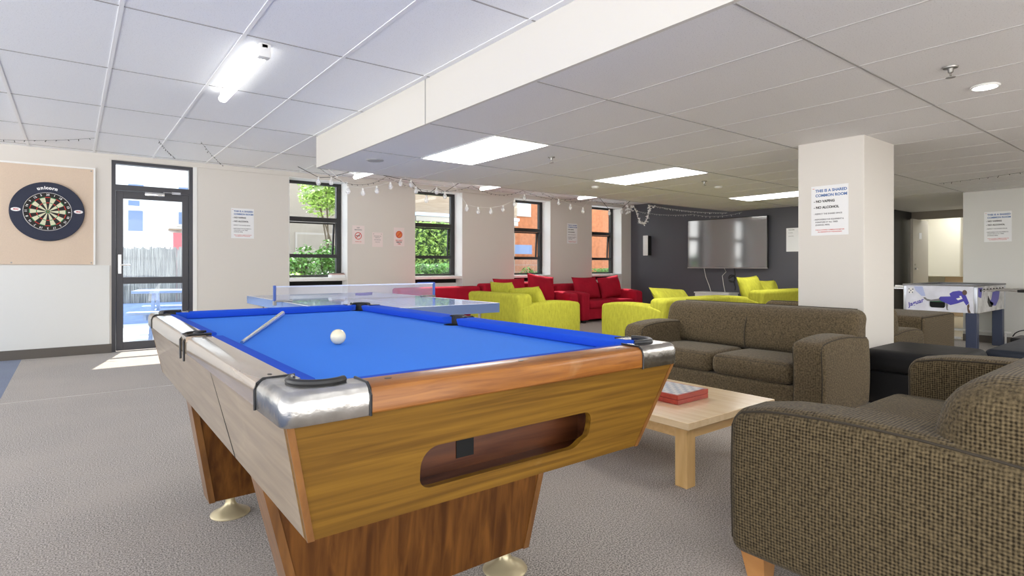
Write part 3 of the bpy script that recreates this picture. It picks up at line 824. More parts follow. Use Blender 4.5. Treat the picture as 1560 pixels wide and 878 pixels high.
# pedestals and feet
PX, PY = TX + TW * KS / 2, TY + TL * KS / 2
for y0, yt in ((1.555, 1.50), (2.65, 2.56)):
    yl = y0 - PY; yu = yt - PY; dpt = .11
    xs = (.372 - PX, 1.345 - PX, (.49 if y0 < 2 else .455) - PX, 1.272 - PX)
    zb, zt = .088, .545
    b_ = B()
    hexa(b_, [(xs[2], yl, zb), (xs[3], yl, zb), (xs[3], yl + dpt, zb), (xs[2], yl + dpt, zb)],
         [(xs[0], yu, zt), (xs[1], yu, zt), (xs[1], yu + dpt, zt), (xs[0], yu + dpt, zt)])
    ped = obj('pedestal', b_, M['mahogany'], pt)
    for k, (xt, xb) in enumerate(((xs[0], xs[2]), (xs[1], xs[3]))):
        w_ = .02 if k == 0 else -.02; e_ = -.003 if k == 0 else .003
        b_ = B()
        hexa(b_, [(xb + e_, yl - .004, zb - .002), (xb + w_, yl - .004, zb - .002), (xb + w_, yl + dpt + .004, zb - .002), (xb + e_, yl + dpt + .004, zb - .002)],
             [(xt + e_, yu - .004, zt), (xt + w_, yu - .004, zt), (xt + w_, yu + dpt + .004, zt), (xt + e_, yu + dpt + .004, zt)])
        obj('edge_strip', b_, M['wood_edge'], ped)
    for fx_ in (.545, 1.218):
        b_ = B(); lathe(b_, [(.078, 0), (.08, .004), (.076, .010), (.05, .022), (.026, .04), (.019, .055), (.019, .09)], (fx_ - PX, yl + .06, 0), 28)
        obj('foot', b_, M['foot'], pt)
# cue ball and cue
b_ = B(); bmesh.ops.create_uvsphere(b_, u_segments=32, v_segments=20, radius=.0262, matrix=Matrix.Translation((.728, 1.925, .8075 + .0264)))
tag(obj('cue_ball', b_, M['ivory'], None, True), 'cream white ball on the blue cloth', 'ball')
q0 = Vector((.468, 2.14, .8145)); q1 = Vector((.905, 3.21, .8205))
ct = thing('pool_cue', 'grey pool cue lying on the blue cloth with its butt on the far rail', 'cue', q0)
b_ = B(); cyl(b_, q0, q0.lerp(q1, .55), .0055, .009, 14); obj('shaft', b_, M['cue'], ct, True)
b_ = B(); cyl(b_, q0.lerp(q1, .55), q1, .009, .0125, 14); obj('butt', b_, plain('pale_cue_butt', (.68, .68, .66), .2, coat=.8), ct, True)
d_ = (q1 - q0).normalized()
b_ = B(); cyl(b_, q1, q1 + d_ * .012, .0127, .010, 14); obj('bumper', b_, M['ink_grey'], ct, True)
b_ = B(); cyl(b_, q0 - d_ * .01, q0, .0045, .0054, 12); obj('tip', b_, M['ink_blue'], ct, True)

# ------------------------------------------------------------------ sofas
def sofa(name, label, W, D, mat, pipe=None, aw=.21, ah=.57, bh=.74, sh=.41, n=2, style='brown', loc=(0, 0, 0), rz=0, group=None, bt=.26, leg=M['beech'], legh=.06, cat='sofa', br=.075, sf=.025):
    t = thing(name, label, cat, loc, rz, group)
    hw = W / 2; z0 = legh
    # base
    b_ = B(); rbox(b_, -hw + aw * .9, hw - aw * .9, .035, D - .03, z0 + .01, .26, .025, k=2); obj('base', b_, mat, t)
    for s in (-1, 1):
        def fn(v, s=s):
            f = max(0, min(1, v.y / D))
            if v.z > .4: v.z += (.028 * math.sin(PI * min(1, f * 1.15)) - (.05 * max(0, f - .8) * 5 if style != 'brown' else 0)) * (v.z - .4) / (ah - .4) - (.018 * (1 - min(1, f / .12)) ** 2) * (1.8 if ah > .58 else 1)
            v.x += s * .01 * math.sin(PI * max(0, min(1, (v.z - z0) / (ah - z0))))
            return v
        b_ = B()
        x0, x1 = (hw - aw, hw) if s > 0 else (-hw, -hw + aw)
        rbox(b_, x0, x1, 0, D - .02, z0, ah, .045 if style == 'brown' else .035, k=6, fn=fn); arm = obj('armrest', b_, mat, t, ang=50)
        if pipe:
            for xx in (x0 + .0135, x1 - .0135):
                pts = [Vector((xx, .0135, z0 + .05 + (ah - .095 - z0) * i / 6)) for i in range(7)] + [Vector((xx, .0245, ah - .0245))] + [Vector((xx, .05 + (D - .11) * i / 10, ah - .0135)) for i in range(11)]
                b_ = B(); tube(b_, [fn(p) for p in pts], .0042, 6); obj('piping', b_, pipe, arm)
    # back
    def fb(v):
        f = max(0, (v.z - .3) / (bh - .3)); v.y += .05 * f
        return v
    if style == 'brown':
        def fb2(v):
            f = max(0, (v.z - .3) / (bh - .3))
            v.y += .07 * f - .03 * math.sin(PI * min(1, f))
            u = (v.x + hw) / W * n
            return v
        b_ = B(); rbox(b_, -hw + .025, hw - .025, D - .13, D, z0 + .02, bh - .07, .05, k=6, fn=lambda v: v); obj('back_frame', b_, mat, t, ang=50)
        b_ = B(); rbox(b_, -hw + .02, hw - .02, D - bt, D - .02, sh - .02, bh, br, (0, .10, .0), 9, fn=fb2); bc = obj('back_cushion', b_, mat, t, ang=70)
        if pipe:
            b_ = B(); tube(b_, [fb2(Vector((-hw + .09 + (W - .18) * k / 12, D - .085, bh + .001))) for k in range(13)], .004, 6); obj('piping', b_, pipe, bc)
            for i in range(1, n):
                b_ = B(); x = -hw + W * i / n
                pp = [fb2(Vector((x, D - bt - .019 * math.sin(PI * k / 8) + .012 * (k == 8), sh + (bh - sh - .06) * k / 8))) for k in range(9)] + [fb2(Vector((x, D - bt + .05, bh - .012))), fb2(Vector((x, D - .085, bh + .001)))]
                tube(b_, pp, .004, 6); obj('seam', b_, pipe, bc)
    else:
        b_ = B(); rbox(b_, -hw + .01, hw - .01, D - bt, D, z0, bh, .06 if style == 'lime' else .05, k=6, fn=fb); obj('backrest', b_, mat, t, ang=50)
    # seats
    iw = W - 2 * aw; cw = iw / n
    for i in range(n):
        x0 = -hw + aw + cw * i
        b_ = B(); rbox(b_, x0 + .003, x0 + cw - .003, sf, D - bt + .03, .255, sh, .055, (.0, .02, .16), 6); sc = obj('seat_cushion', b_, mat, t, ang=60)
        if pipe:
            b_ = B(); tube(b_, [(x0 + .045 + (cw - .09) * k / 8, sf + .0165, sh - .0165) for k in range(9)], .0035, 6); obj('piping', b_, pipe, sc)
    for sx in (-1, 1):
        for yy in (.06, D - .12):
            b_ = B(); x = sx * (hw - .09); r_ = .045; q_ = .03
            hexa(b_, [(x - q_, yy - q_ + .01, 0), (x + q_, yy - q_ + .01, 0), (x + q_, yy + q_ + .01, 0), (x - q_, yy + q_ + .01, 0)], [(x - r_, yy - r_, z0 + .02), (x + r_, yy - r_, z0 + .02), (x + r_, yy + r_, z0 + .02), (x - r_, yy + r_, z0 + .02)])
            obj('leg', b_, leg, t)
    return t
PIP = M['piping']
G = 'brown waffle-weave sofas'
sofa('sofa', 'brown waffle-weave two-seat sofa behind the pale coffee table', 1.67, .80, M['brown_fine'], PIP, loc=(3.83, 2.515, 0), rz=-PI / 2, group=G, bh=.755, bt=.27)
sofa('sofa', 'brown waffle-weave sofa cut off by the right edge, nearest the viewer', 1.895, .95, M['brown'], PIP, loc=(2.742, 1.10, 0), rz=PI, group=G, ah=.60, bh=.80, bt=.40, n=2, sf=-.06, aw=.22, legh=.095, br=.11, leg=wood('sofa_leg_wood', (.45, .2, .06), (.6, .3, .1), (1, 1, 1), 6, .3, .4))
sofa('sofa', 'brown sofa behind the square column, only its back showing either side', 1.2, .80, M['brown_fine'], PIP, loc=(6.50, 2.50, 0), rz=PI / 2, group=G, ah=.47, bh=.72, n=2, bt=.26)
t = thing('footstool', 'large brown waffle-weave footstool in front of the foosball table', 'footstool', (7.12, 2.4, 0))
b_ = B(); rbox(b_, 6.6, 7.62, 1.944, 2.80, .06, .575, .05, (0, 0, .05), 5); fs = obj('cushion_block', b_, M['brown_fine'], t, True, ang=50)
b_ = B(); tube(b_, [(6.615, 1.957, .10), (6.615, 1.957, .54), (6.63, 1.957, .562), (7.58, 1.957, .562), (7.607, 1.957, .54), (7.607, 1.957, .10)], .0045, 6); obj('piping', b_, PIP, fs, True)
for x in (6.68, 7.54):
    for y in (2.02, 2.72): b_ = B(); box(b_, x - .03, x + .03, y - .03, y + .03, 0, .07); obj('leg', b_, M['beech'], t, True)
G = 'lime green sofas'
sofa('sofa', 'nearest lime green sofa, its back to the table tennis table', 1.24, 1.08, M['lime'], loc=(5.73, 6.43, 0), rz=PI / 2, group=G, style='lime', bh=.705, n=2, aw=.2, legh=.03)
sofa('sofa', 'lime green sofa seen from behind between the red sofas and the brown sofa', 1.48, 1.02, M['lime'], loc=(6.48, 5.42, 0), rz=PI, group=G, style='lime', bh=.67, n=2, aw=.2, legh=.03)
sofa('sofa', 'lime green sofa seen from behind, under the television', 1.5, 1.02, M['lime'], loc=(9.03, 5.55, 0), rz=PI, group=G, style='lime', bh=.70, n=2, aw=.2, legh=.03)
G = 'red sofas along the window wall'
sofa('sofa', 'low red sofa under the second window, behind the table tennis net', 1.62, .93, M['red'], loc=(4.91, 7.55, 0), group=G, style='red', bh=.72, n=2, legh=.05, leg=M['rubber'])
sofa('sofa', 'red sofa under the third window, behind the lime green sofa', 1.64, .93, M['red'], loc=(6.58, 7.55, 0), group=G, style='red', bh=.76, n=2, legh=.05, leg=M['rubber'])
sofa('sofa', 'red sofa at the far end beside the charcoal wall', 1.72, .93, M['red'], loc=(8.36, 7.55, 0), group=G, style='red', bh=.72, n=2, legh=.05, leg=M['rubber'])

def cush(label, mat, w, h, th_, loc, rx, ry, rz, seed, group):
    b_ = pillow(w, h, th_, seed); o = obj('cushion', b_, mat, ang=80)
    o.location = loc; o.rotation_euler = (rx, ry, rz); tag(o, label, 'cushion', group)
G = 'loose lime green cushions'; d = math.radians
cush('plump lime cushion slumped over the back of the nearest lime sofa', M['lime'], .70, .40, .2, (5.05, 6.16, .60), d(-26), d(4), d(90), 1, G)
cush('lime cushion at the far end of the back of the nearest lime sofa', M['lime'], .54, .44, .17, (5.03, 6.68, .635), d(-18), 0, d(90), 2, G)
cush('lime cushion lying along the back of the middle lime sofa', M['lime'], .78, .40, .17, (6.56, 4.84, .60), d(38), d(-4), d(180), 3, G)
cush('large lime cushion leaning up on the lime sofa below the television', M['lime'], .62, .50, .2, (8.84, 4.98, .67), d(20), d(2), d(180), 4, G)
cush('small lime cushion beside the column on the lime sofa below the television', M['lime'], .54, .42, .17, (9.42, 4.98, .635), d(20), 0, d(180), 5, G)
G = 'loose red cushions'
cush('red cushion leaning at the left of the red sofa under the third window', M['red'], .72, .46, .17, (6.22, 8.07, .635), d(-18), 0, 0, 6, G)
cush('big rumpled red cushion at the right of the red sofa under the third window', M['red'], .66, .52, .2, (6.9, 8.03, .655), d(-14), d(8), 0, 7, G)
cush('red cushion at the left of the red sofa beside the charcoal wall', M['red'], .68, .46, .19, (8.08, 8.03, .64), d(-20), 0, 0, 8, G)
cush('red cushion at the right of the red sofa beside the charcoal wall', M['red'], .64, .46, .17, (8.78, 8.04, .64), d(-16), d(-5), 0, 9, G)

# ------------------------------------------------------------------ coffee table, chess box
t = thing('coffee_table', 'low pale beech coffee table between the two brown sofas', 'coffee table', (2.705, 2.19, 0))
b_ = B(); box(b_, 2.303, 3.107, 1.615, 2.765, .298, .333, .002, 1); obj('tabletop', b_, M['beech_top'], t, True)
b_ = B()
for x0, x1, y0, y1 in ((2.36, 3.05, 1.665, 1.687), (2.36, 3.05, 2.693, 2.715), (2.36, 2.382, 1.687, 2.693), (3.028, 3.05, 1.687, 2.693)): box(b_, x0, x1, y0, y1, .235, .298)
obj('apron', b_, M['beech'], t, True)
for x0 in (2.342, 3.0):
    for y0 in (1.65, 2.665):
        b_ = B(); box(b_, x0, x0 + .07, y0, y0 + .07, 0, .2975, .003, 1); obj('leg', b_, wood('beech_leg', (.58, .35, .13), (.7, .46, .2), (5, 5, .7), 5, .3, .3), t, True)
t = thing('chess_box', 'red-stained wooden chess box with a checked top on the coffee table', 'chess box', (2.70, 2.00, .333))
b_ = B(); box(b_, -.14, .14, -.14, .14, .001, .026, .002, 1); obj('box_base', b_, M['red_wood'], t)
b_ = B(); box(b_, -.14, .14, -.14, .14, .027, .052, .002, 1); lid = obj('lid', b_, M['red_wood'], t)
b_ = B(); box(b_, -.124, .124, -.124, .124, .0515, .053); obj('chess_squares', b_, M['checks'], lid)

# ------------------------------------------------------------------ ottomans, bench, bag
def leather_box(bm, x0, x1, y0, y1, z0, z1, r, puff): return rbox(bm, x0, x1, y0, y1, z0, z1, r, (0, 0, puff), 5)
t = thing('ottoman', 'black leather ottoman between the two brown sofas and the column', 'ottoman', (5.17, 1.5, 0))
b_ = B(); leather_box(b_, 4.80, 5.53, 1.20, 1.82, .28, .445, .055, .1); obj('seat_cushion', b_, M['leather'], t, True, ang=60)
b_ = B(); rbox(b_, 4.82, 5.51, 1.22, 1.80, .03, .285, .02, k=2); obj('base', b_, M['leather'], t, True)
for x in (4.87, 5.46):
    for y in (1.27, 1.75): b_ = B(); cyl(b_, (x, y, 0), (x, y, .035), .02, n=10); obj('leg', b_, M['rubber'], t, True)
t = thing('bench', 'long dark vinyl padded bench at the right edge beyond the brown sofa', 'bench', (6.35, .85, 0))
b_ = B(); leather_box(b_, 5.60, 7.1, .45, 1.25, .33, .435, .04, .04); obj('seat_pad', b_, M['leather_blue'], t, True, ang=60)
b_ = B(); rbox(b_, 5.64, 7.06, .5, 1.2, .08, .335, .015, k=2); obj('base', b_, M['leather'], t, True)
for x in (5.7, 7.0):
    for y in (.56, 1.14): b_ = B(); cyl(b_, (x, y, 0), (x, y, .085), .02, n=10); obj('leg', b_, M['rubber'], t, True)
t = thing('black_bag', 'small black case with a looped handle by the right wall', 'bag', (9.45, 1.62, 0))
b_ = B(); rbox(b_, 9.2, 9.7, 1.42, 1.80, .001, .185, .02, k=1); obj('case_body', b_, M['rubber'], t, True)
b_ = B(); tube(b_, [(9.45, 1.82 - .26 * i / 12, .18 + .09 * math.sin(PI * i / 12) ** .6 if 0 < i < 12 else .18) for i in range(13)], .007, 6); obj('handle', b_, M['rubber'], t, True)

# ------------------------------------------------------------------ table tennis table
t = thing('table_tennis_table', 'blue table tennis table behind the pool table', 'table tennis table', (2.32, 5.54, 0))
X0, X1, Y0, Y1, ZT, NY = 1.56, 3.085, 4.17, 6.91, .74, 5.54
xm = (X0 + X1) / 2
for y0, y1 in ((Y0, NY - .003), (NY + .003, Y1)):
    b_ = B(); box(b_, X0, X1, y0, y1, ZT - .085, ZT, .003, 1); tp = obj('tabletop', b_, M['tt'], t, True)
    b_ = B(); e = .02; z0, z1 = ZT + .0002, ZT + .0007
    box(b_, X0 + .001, X0 + e, y0 + .001, y1 - .001, z0, z1); box(b_, X1 - e, X1 - .001, y0 + .001, y1 - .001, z0, z1)
    if y0 == Y0: box(b_, X0 + e, X1 - e, y0 + .001, y0 + e, z0, z1)
    else: box(b_, X0 + e, X1 - e, y1 - e, y1 - .001, z0, z1)
    box(b_, xm - .0015, xm + .0015, y0 + e, y1 - e, z0, z1)
    obj('white_lines', b_, M['white'], tp, True)
for x in (X0 + .14, X1 - .14):
    for y in (Y0 + .12, NY - .25, NY + .25, Y1 - .12): b_ = B(); cyl(b_, (x, y, 0), (x, y, ZT - .084), .014, n=12); obj('leg', b_, M['grey_metal'], t, True)
n_ = thing('table_tennis_net', 'translucent table tennis net on blue posts across the blue table', 'net', (xm, NY, ZT))
nx0, nx1 = 1.49, 3.185
b_ = B(); box(b_, nx0, nx1, NY - .001, NY + .001, ZT + .006, ZT + .14); obj('net_mesh', b_, M['net'], n_, True)
b_ = B(); box(b_, nx0, nx1, NY - .004, NY + .004, ZT + .137, ZT + .149); obj('top_band', b_, plain('pale_net_band', (.6, .65, .8), .6), n_, True)
for x, r_ in ((nx0, -1), (nx1, 1)):
    b_ = B(); box(b_, x - .012, x + .012, NY - .012, NY + .012, ZT - .01, ZT + .155, .003, 1); po = obj('post', b_, M['blue_plastic'], n_, True)
    b_ = B(); box(b_, min(x, x - r_ * .16), max(x, x - r_ * .16), NY - .025, NY + .025, ZT + .0012, ZT + .015, .003, 1); box(b_, x - .014 - .0 * r_, x + .014, NY - .02, NY + .02, ZT - .03, ZT + .01, .003, 1); obj('clamp', b_, M['grey_metal'], po, True)
b_ = B(); box(b_, nx1 - .2, nx1, NY - .006, NY + .012, ZT + .149, ZT + .158, .002, 1); obj('top_arm', b_, M['blue_plastic'], n_, True)
t = thing('table_tennis_bat', 'purple table tennis bat lying on the far half of the table', 'bat', (2.72, 6.42, ZT + .0012), .5)
b_ = B(); lathe(b_, [(.075, 0), (.077, .002), (.077, .012), (.075, .014)], (0, 0, 0), 28); b_.transform(Matrix.Diagonal((1, 1.05, 1, 1))); obj('blade', b_, M['purple'], t)
b_ = B(); box(b_, .07, .18, -.014, .014, .0, .018, .005, 2); obj('handle', b_, M['purple'], t)

# ------------------------------------------------------------------ foosball table
t = thing('foosball_table', 'foosball table with blue printed panels near the right wall', 'foosball table', (9.3, 2.39, 0))
fx0, fx1, fy0, fy1, fz0, fz1 = 8.67, 9.98, 2.0, 2.77, .50, .825
def panel_hole(x0, x1, y0, y1, name, mat, hole=None):
    b_ = B(); box(b_, x0, x1, y0, y1, fz0, fz1)
    if hole:
        c_ = B(); prism(c_, rr_poly(*hole, (.028,) * 4), -.3, .3, frame((x0, 0, 0), (0, -1, 0), (0, 0, 1))); b_ = cut(b_, c_)
    return obj(name, b_, mat, t, True)
endp = panel_hole(fx0, fx0 + .025, fy0 + .03, fy1 - .02, 'end_panel', M['foos_white'], (-2.486, -2.317, .547, .638))
panel_hole(fx1 - .025, fx1, fy0 + .03, fy1 - .02, 'end_panel', M['foos_white'])
sidep = panel_hole(fx0 + .03, fx1 - .03, fy0, fy0 + .025, 'side_panel', M['foos_side'])
panel_hole(fx0 + .03, fx1 - .03, fy1 - .025, fy1, 'side_panel', M['foos_side'])
for x in (fx0 - .004, fx1 - .036):
    for y in (fy0 - .004, fy1 - .036): b_ = B(); box(b_, x, x + .04, y, y + .04, fz0, fz1 - .001, .012, 3); obj('corner_post', b_, M['silver'], t, True)
for a in ((fx0 - .008, fx1 + .008, fy0 - .01, fy0 + .055), (fx0 - .008, fx1 + .008, fy1 - .055, fy1 + .01), (fx0 - .008, fx0 + .05, fy0 + .055, fy1 - .055), (fx1 - .05, fx1 + .008, fy0 + .055, fy1 - .055)):
    b_ = B(); box(b_, *a, fz1, fz1 + .018, .004, 1); obj('top_rail', b_, M['ink_grey'], t, True)
b_ = B(); box(b_, fx0 + .026, fx1 - .026, fy0 + .026, fy1 - .026, fz0 + .12, fz0 + .135); obj('playing_field', b_, M['field'], t, True)
b_ = B(); box(b_, fx0 + .026, fx0 + .03, fy0 + .2, fy1 - .2, fz0 + .02, fz0 + .12); obj('goal_back', b_, M['black'], t, True)
for x in (fx0 + .01, fx1 - .12):
    for y in (fy0 + .005, fy1 - .115): b_ = B(); box(b_, x, x + .105, y, y + .11, 0, fz0 - .0005, .006, 1); obj('leg', b_, M['foos_blue'], t, True)
for k in range(8):
    x = fx0 + .14 + k * .146; s = 1 if k % 3 == 0 else -1
    b_ = B(); cyl(b_, (x, fy0 - (.32 if s < 0 else .14), .775), (x, fy1 + (.32 if s > 0 else .14), .775), .0075, n=10); rod = obj('rod', b_, M['chrome_clean'], t, True)
    ye = fy0 - .32 if s < 0 else fy1 + .32
    b_ = B(); cyl(b_, (x, ye, .775), (x, ye - (-s) * -.0 + (-.11 if s < 0 else .11), .775), .016, .018, n=12); obj('rod_handle', b_, M['rubber'] if s < 0 else M['white_plastic'], rod, True)
    for yb_ in (fy0, fy1):
        b_ = B(); cyl(b_, (x, yb_ - .012, .775), (x, yb_ + .012, .775), .018, n=12); obj('rod_bearing', b_, M['rubber'], rod, True)
    for j in range(3):
        ym = fy0 + .19 + j * .19
        b_ = B(); rbox(b_, x - .012, x + .012, ym - .012, ym + .012, .70, .805, .008, k=0); obj('player_figure', b_, M['ink_red'] if k % 2 else M['ink_blue'], rod, True)
# printed footballer diving across the end panel (flat print)
EF = frame((fx0 - .0012, fy1, fz0), (0, -1, 0), (0, 0, 1))
def print_poly(name, pts, mat, parent=endp, fr=EF, z=0):
    b_ = B(); prism(b_, pts, -.0004 + z, .0011 + z, fr); return obj(name, b_, mat, parent, True)
def sc_(pts): return [((x - 105) / 705 * .77, (330 - y) / 240 * .325) for x, y in pts]
print_poly('printed_footballer', sc_([(475, 190), (570, 185), (560, 160), (590, 140), (650, 130), (690, 140), (715, 180), (740, 240), (715, 262), (690, 225), (640, 245), (570, 265), (520, 245), (470, 225), (460, 205)]), M['foos_ink'])
print_poly('printed_leg', sc_([(308, 203), (325, 200), (345, 215), (385, 222), (470, 207), (475, 228), (390, 236), (350, 236), (318, 218)]), M['ink_grey'])
print_poly('printed_leg', sc_([(522, 246), (548, 258), (543, 300), (552, 312), (534, 312), (526, 280)]), M['ink_grey'])
print_poly('printed_head', sc_([(700 + 22 * math.cos(a / 12 * 2 * PI), 146 + 24 * math.sin(a / 12 * 2 * PI)) for a in range(12)]), M['skin_print'], z=.0008)
print_poly('printed_arm', sc_([(722, 262), (740, 245), (744, 268), (738, 290), (756, 328), (730, 328), (724, 300)]), M['skin_print'])
print_poly('printed_number', sc_([(622, 203), (660, 192), (650, 178), (668, 176), (682, 203), (640, 218), (632, 212)]), M['white'], z=.0008)
print_poly('printed_ball', sc_([(182 + 30 * math.cos(a / 14 * 2 * PI), 140 + 30 * math.sin(a / 14 * 2 * PI)) for a in range(14)]), M['white'])
print_poly('printed_shade', sc_([(215, 100), (300, 100), (330, 190), (290, 190), (230, 140)]), plain('pale_blue_print', (.45, .52, .80), .4))
for bx_, by_ in ((182, 140), (164, 126), (202, 128), (168, 158), (198, 157)):
    print_poly('printed_patch', sc_([(bx_ + 7 * math.cos(a / 5 * 2 * PI), by_ + 7 * math.sin(a / 5 * 2 * PI)) for a in range(5)]), M['foos_blue'], z=.0008)
b_ = text_bm('Jaguar', .075, .0008, .0015, 'LEFT', .3); b_.transform(EF @ Matrix.Translation((.06, .045, 0)) @ Matrix.Rotation(.40, 4, 'Z')); obj('lettering', b_, M['foos_ink'], endp, True, recalc=False)
SF = frame((fx0 + .03, fy0 - .0012, fz0), (1, 0, 0), (0, 0, 1))
print_poly('printed_footballer', [(.5, .12), (.62, .07), (.8, .06), (.95, .14), (1.0, .26), (.9, .29), (.78, .25), (.66, .24), (.6, .15)], M['foos_ink'], sidep, SF)
print_poly('printed_shade', [(.02, .2), (.14, .18), (.2, .31), (.02, .31)], M['foos_ink'], sidep, SF)
print_poly('printed_footballer', [(.55, .13), (.45, .2), (.42, .12), (.5, .06), (.62, .05), (.7, .1)], M['ink_black'], sidep, SF)

# pipes low on the right wall end
t = thing('heating_pipes', 'white pipes running low along the right wall behind the foosball table', 'pipe', (10.05, 2.2, 0))
b_ = B(); tube(b_, [(10.06, 1.95, .165), (10.06, 2.9, .165)], .017, 10); obj('pipe', b_, M['white_plastic'], t, True)
b_ = B(); tube(b_, [(10.06, 2.50, .045), (10.06, 2.9, .045)], .017, 10); obj('pipe', b_, M['white_plastic'], t, True)
b_ = B(); box(b_, 10.05, 10.07, 2.0, 2.02, 0, .15); box(b_, 10.05, 10.07, 2.85, 2.87, 0, .15); obj('pipe_bracket', b_, M['white_plastic'], t, True)

# ------------------------------------------------------------------ television, wall speaker, sockets
t = thing('television', 'large flat television on the charcoal wall', 'television', (10.06, 6.2, 1.03))
b_ = B(); box(b_, 10.035, 10.075, 5.35, 7.055, 1.03, 2.005, .006, 2); obj('casing', b_, M['rubber'], t, True)
b_ = B(); box(b_, 10.031, 10.0345, 5.362, 7.043, 1.05, 1.993); obj('screen', b_, M['tv'], t, True)
b_ = B(); box(b_, 10.029, 10.036, 5.35, 7.055, 1.028, 1.046, .002, 1); obj('lower_bezel', b_, M['tv_edge'], t, True)
b_ = B(); box(b_, 10.075, 10.149, 5.9, 6.5, 1.3, 1.75); obj('wall_mount', b_, M['rubber'], t, True)
t = thing('wall_speaker', 'slim white speaker on the charcoal wall left of the television', 'speaker', (10.1, 8.13, 1.3))
b_ = B(); box(b_, 10.03, 10.148, 8.07, 8.19, 1.31, 1.74, .008, 2); obj('speaker_body', b_, M['rubber'], t, True)
b_ = B(); box(b_, 10.012, 10.03, 8.065, 8.195, 1.305, 1.745, .006, 2); obj('speaker_front', b_, M['white_plastic'], t, True)
b_ = B(); tube(b_, [(10.13, 6.73, 1.03), (10.14, 6.70, .86), (10.14, 6.63, .70), (10.14, 6.58, .56)], .006, 6); tag(obj('cable', b_, M['wire_white'], None, True), 'thin white cable hanging below the left half of the television', 'cable')
b_ = B(); tube(b_, [(10.13, 6.28, 1.03), (10.13, 6.24, .96), (10.14, 6.33, .88), (10.14, 6.30, .70), (10.14, 6.27, .56)], .006, 6); tag(obj('cable', b_, M['wire_white'], None, True), 'white cable hanging below the middle of the television beside the black one', 'cable')
pts = [(10.12, 6.06, 1.03), (10.13, 6.05, .9)] + [(10.13, 6.12 + .07 * math.cos(a * PI / 6), .83 + .07 * math.sin(a * PI / 6)) for a in range(0, 12)] + [(10.13, 6.07, .76), (10.138, 6.05, .66), (10.14, 6.06, .60)]
b_ = B(); tube(b_, pts, .011, 6); tag(obj('cable', b_, M['wire_black'], None, True), 'looped black cable hanging below the television', 'cable')
t = thing('media_cabinet', 'low white cabinet under the television behind the lime sofas', 'cabinet', (9.9, 6.35, 0))
b_ = B(); box(b_, 9.8, 10.12, 5.98, 6.72, .02, .54, .004, 1); obj('cabinet_body', b_, M['white_plastic'], t, True)
b_ = B(); box(b_, 9.785, 10.13, 5.965, 6.735, .54, .565, .003, 1); obj('cabinet_top', b_, M['white_plastic'], t, True)
b_ = B(); box(b_, 9.79, 9.80, 6.0, 6.34, .04, .53, .002, 1); obj('cabinet_door', b_, M['white_plastic'], t, True)
b_ = B(); box(b_, 9.79, 9.80, 6.36, 6.70, .04, .53, .002, 1); obj('cabinet_door', b_, M['white_plastic'], t, True)

# ------------------------------------------------------------------ pinboard and dartboard
t = thing('pinboard', 'beige pinboard on the window wall behind the dartboard', 'pinboard', (-.5, WY, 1.09))
b_ = B(); box(b_, -1.25, .205, WY - .018, WY - .001, 1.095, 2.255); obj('board', b_, M['pin'], t, True)
b_ = B(); box(b_, -1.27, .225, WY - .028, WY - .001, 2.255, 2.275); box(b_, .205, .225, WY - .028, WY - .001, 1.09, 2.255); obj('edge_trim', b_, M['wall_white'], t, True)
b_ = B()
for x, z in ((.185, 1.115), (.185, 2.235), (-.55, 1.115)): lathe(b_, [(.009, 0), (.009, -.004)], (x, WY - .0185, z), 10, 'Y')
obj('screw', b_, M['grey_metal'], t, True)
DX, DZ = -.226, 1.715
t = thing('dartboard', 'round dartboard in a navy surround on the beige pinboard', 'dartboard', (DX, WY - .03, DZ))
b_ = B()
n = 64; ra, rb = .228, .346
rings = []
for r, y in ((ra, -.002), (ra, -.03), (rb - .006, -.03), (rb, -.024), (rb, -.002)):
    rings.append([b_.verts.new((r * math.cos(2 * PI * i / n), y + .012, r * math.sin(2 * PI * i / n))) for i in range(n)])
for k in range(5):
    a, c = rings[k], rings[(k + 1) % 5]
    for i in range(n): b_.faces.new((a[i], a[(i + 1) % n], c[(i + 1) % n], c[i]))
sur = obj('surround', b_, M['navy'], t)
b_ = B(); lathe(b_, [(.2255, 0), (.2255, .022)], (0, -.016, 0), 64, 'Y'); face = obj('board_face', b_, M['dart_black'], t)
def ring_sector(bm, r0, r1, a0, a1, y, n=4):
    for i in range(n):
        p = [a0 + (a1 - a0) * i / n, a0 + (a1 - a0) * (i + 1) / n]
        vs = []
        for yy in (y, y + .0012):
            vs.append([bm.verts.new((r * math.cos(a), yy, r * math.sin(a))) for r, a in ((r0, p[0]), (r1, p[0]), (r1, p[1]), (r0, p[1]))])
        f, k = vs; bm.faces.new(f); bm.faces.new(k[::-1])
        for j in range(4): bm.faces.new((f[j], k[j], k[(j + 1) % 4], f[(j + 1) % 4]))
cr, rd, gn = B(), B(), B()
for s in range(20):
    a0 = math.radians(90 - 9 - 18 * s); a1 = a0 + math.radians(18)
    light = s % 2 == 1
    if light: ring_sector(cr, .018, .099, a0, a1, -.0175); ring_sector(cr, .107, .162, a0, a1, -.0175)
    for r0, r1 in ((.099, .107), (.162, .170)): ring_sector(gn if light else rd, r0, r1, a0, a1, -.0175)
ring_sector(gn, .006, .016, 0, 2 * PI, -.0175, 16); ring_sector(rd, .0005, .006, 0, 2 * PI, -.0175, 10)
obj('cream_segments', cr, M['dart_cream'], face); obj('red_segments', rd, M['dart_red'], face); obj('green_segments', gn, M['dart_green'], face)
b_ = B(); tube(b_, [(.222 * math.cos(2 * PI * i / 48), -.018, .222 * math.sin(2 * PI * i / 48)) for i in range(48)], .0022, 5, True); obj('number_ring', b_, M['white'], face)
b_ = B()
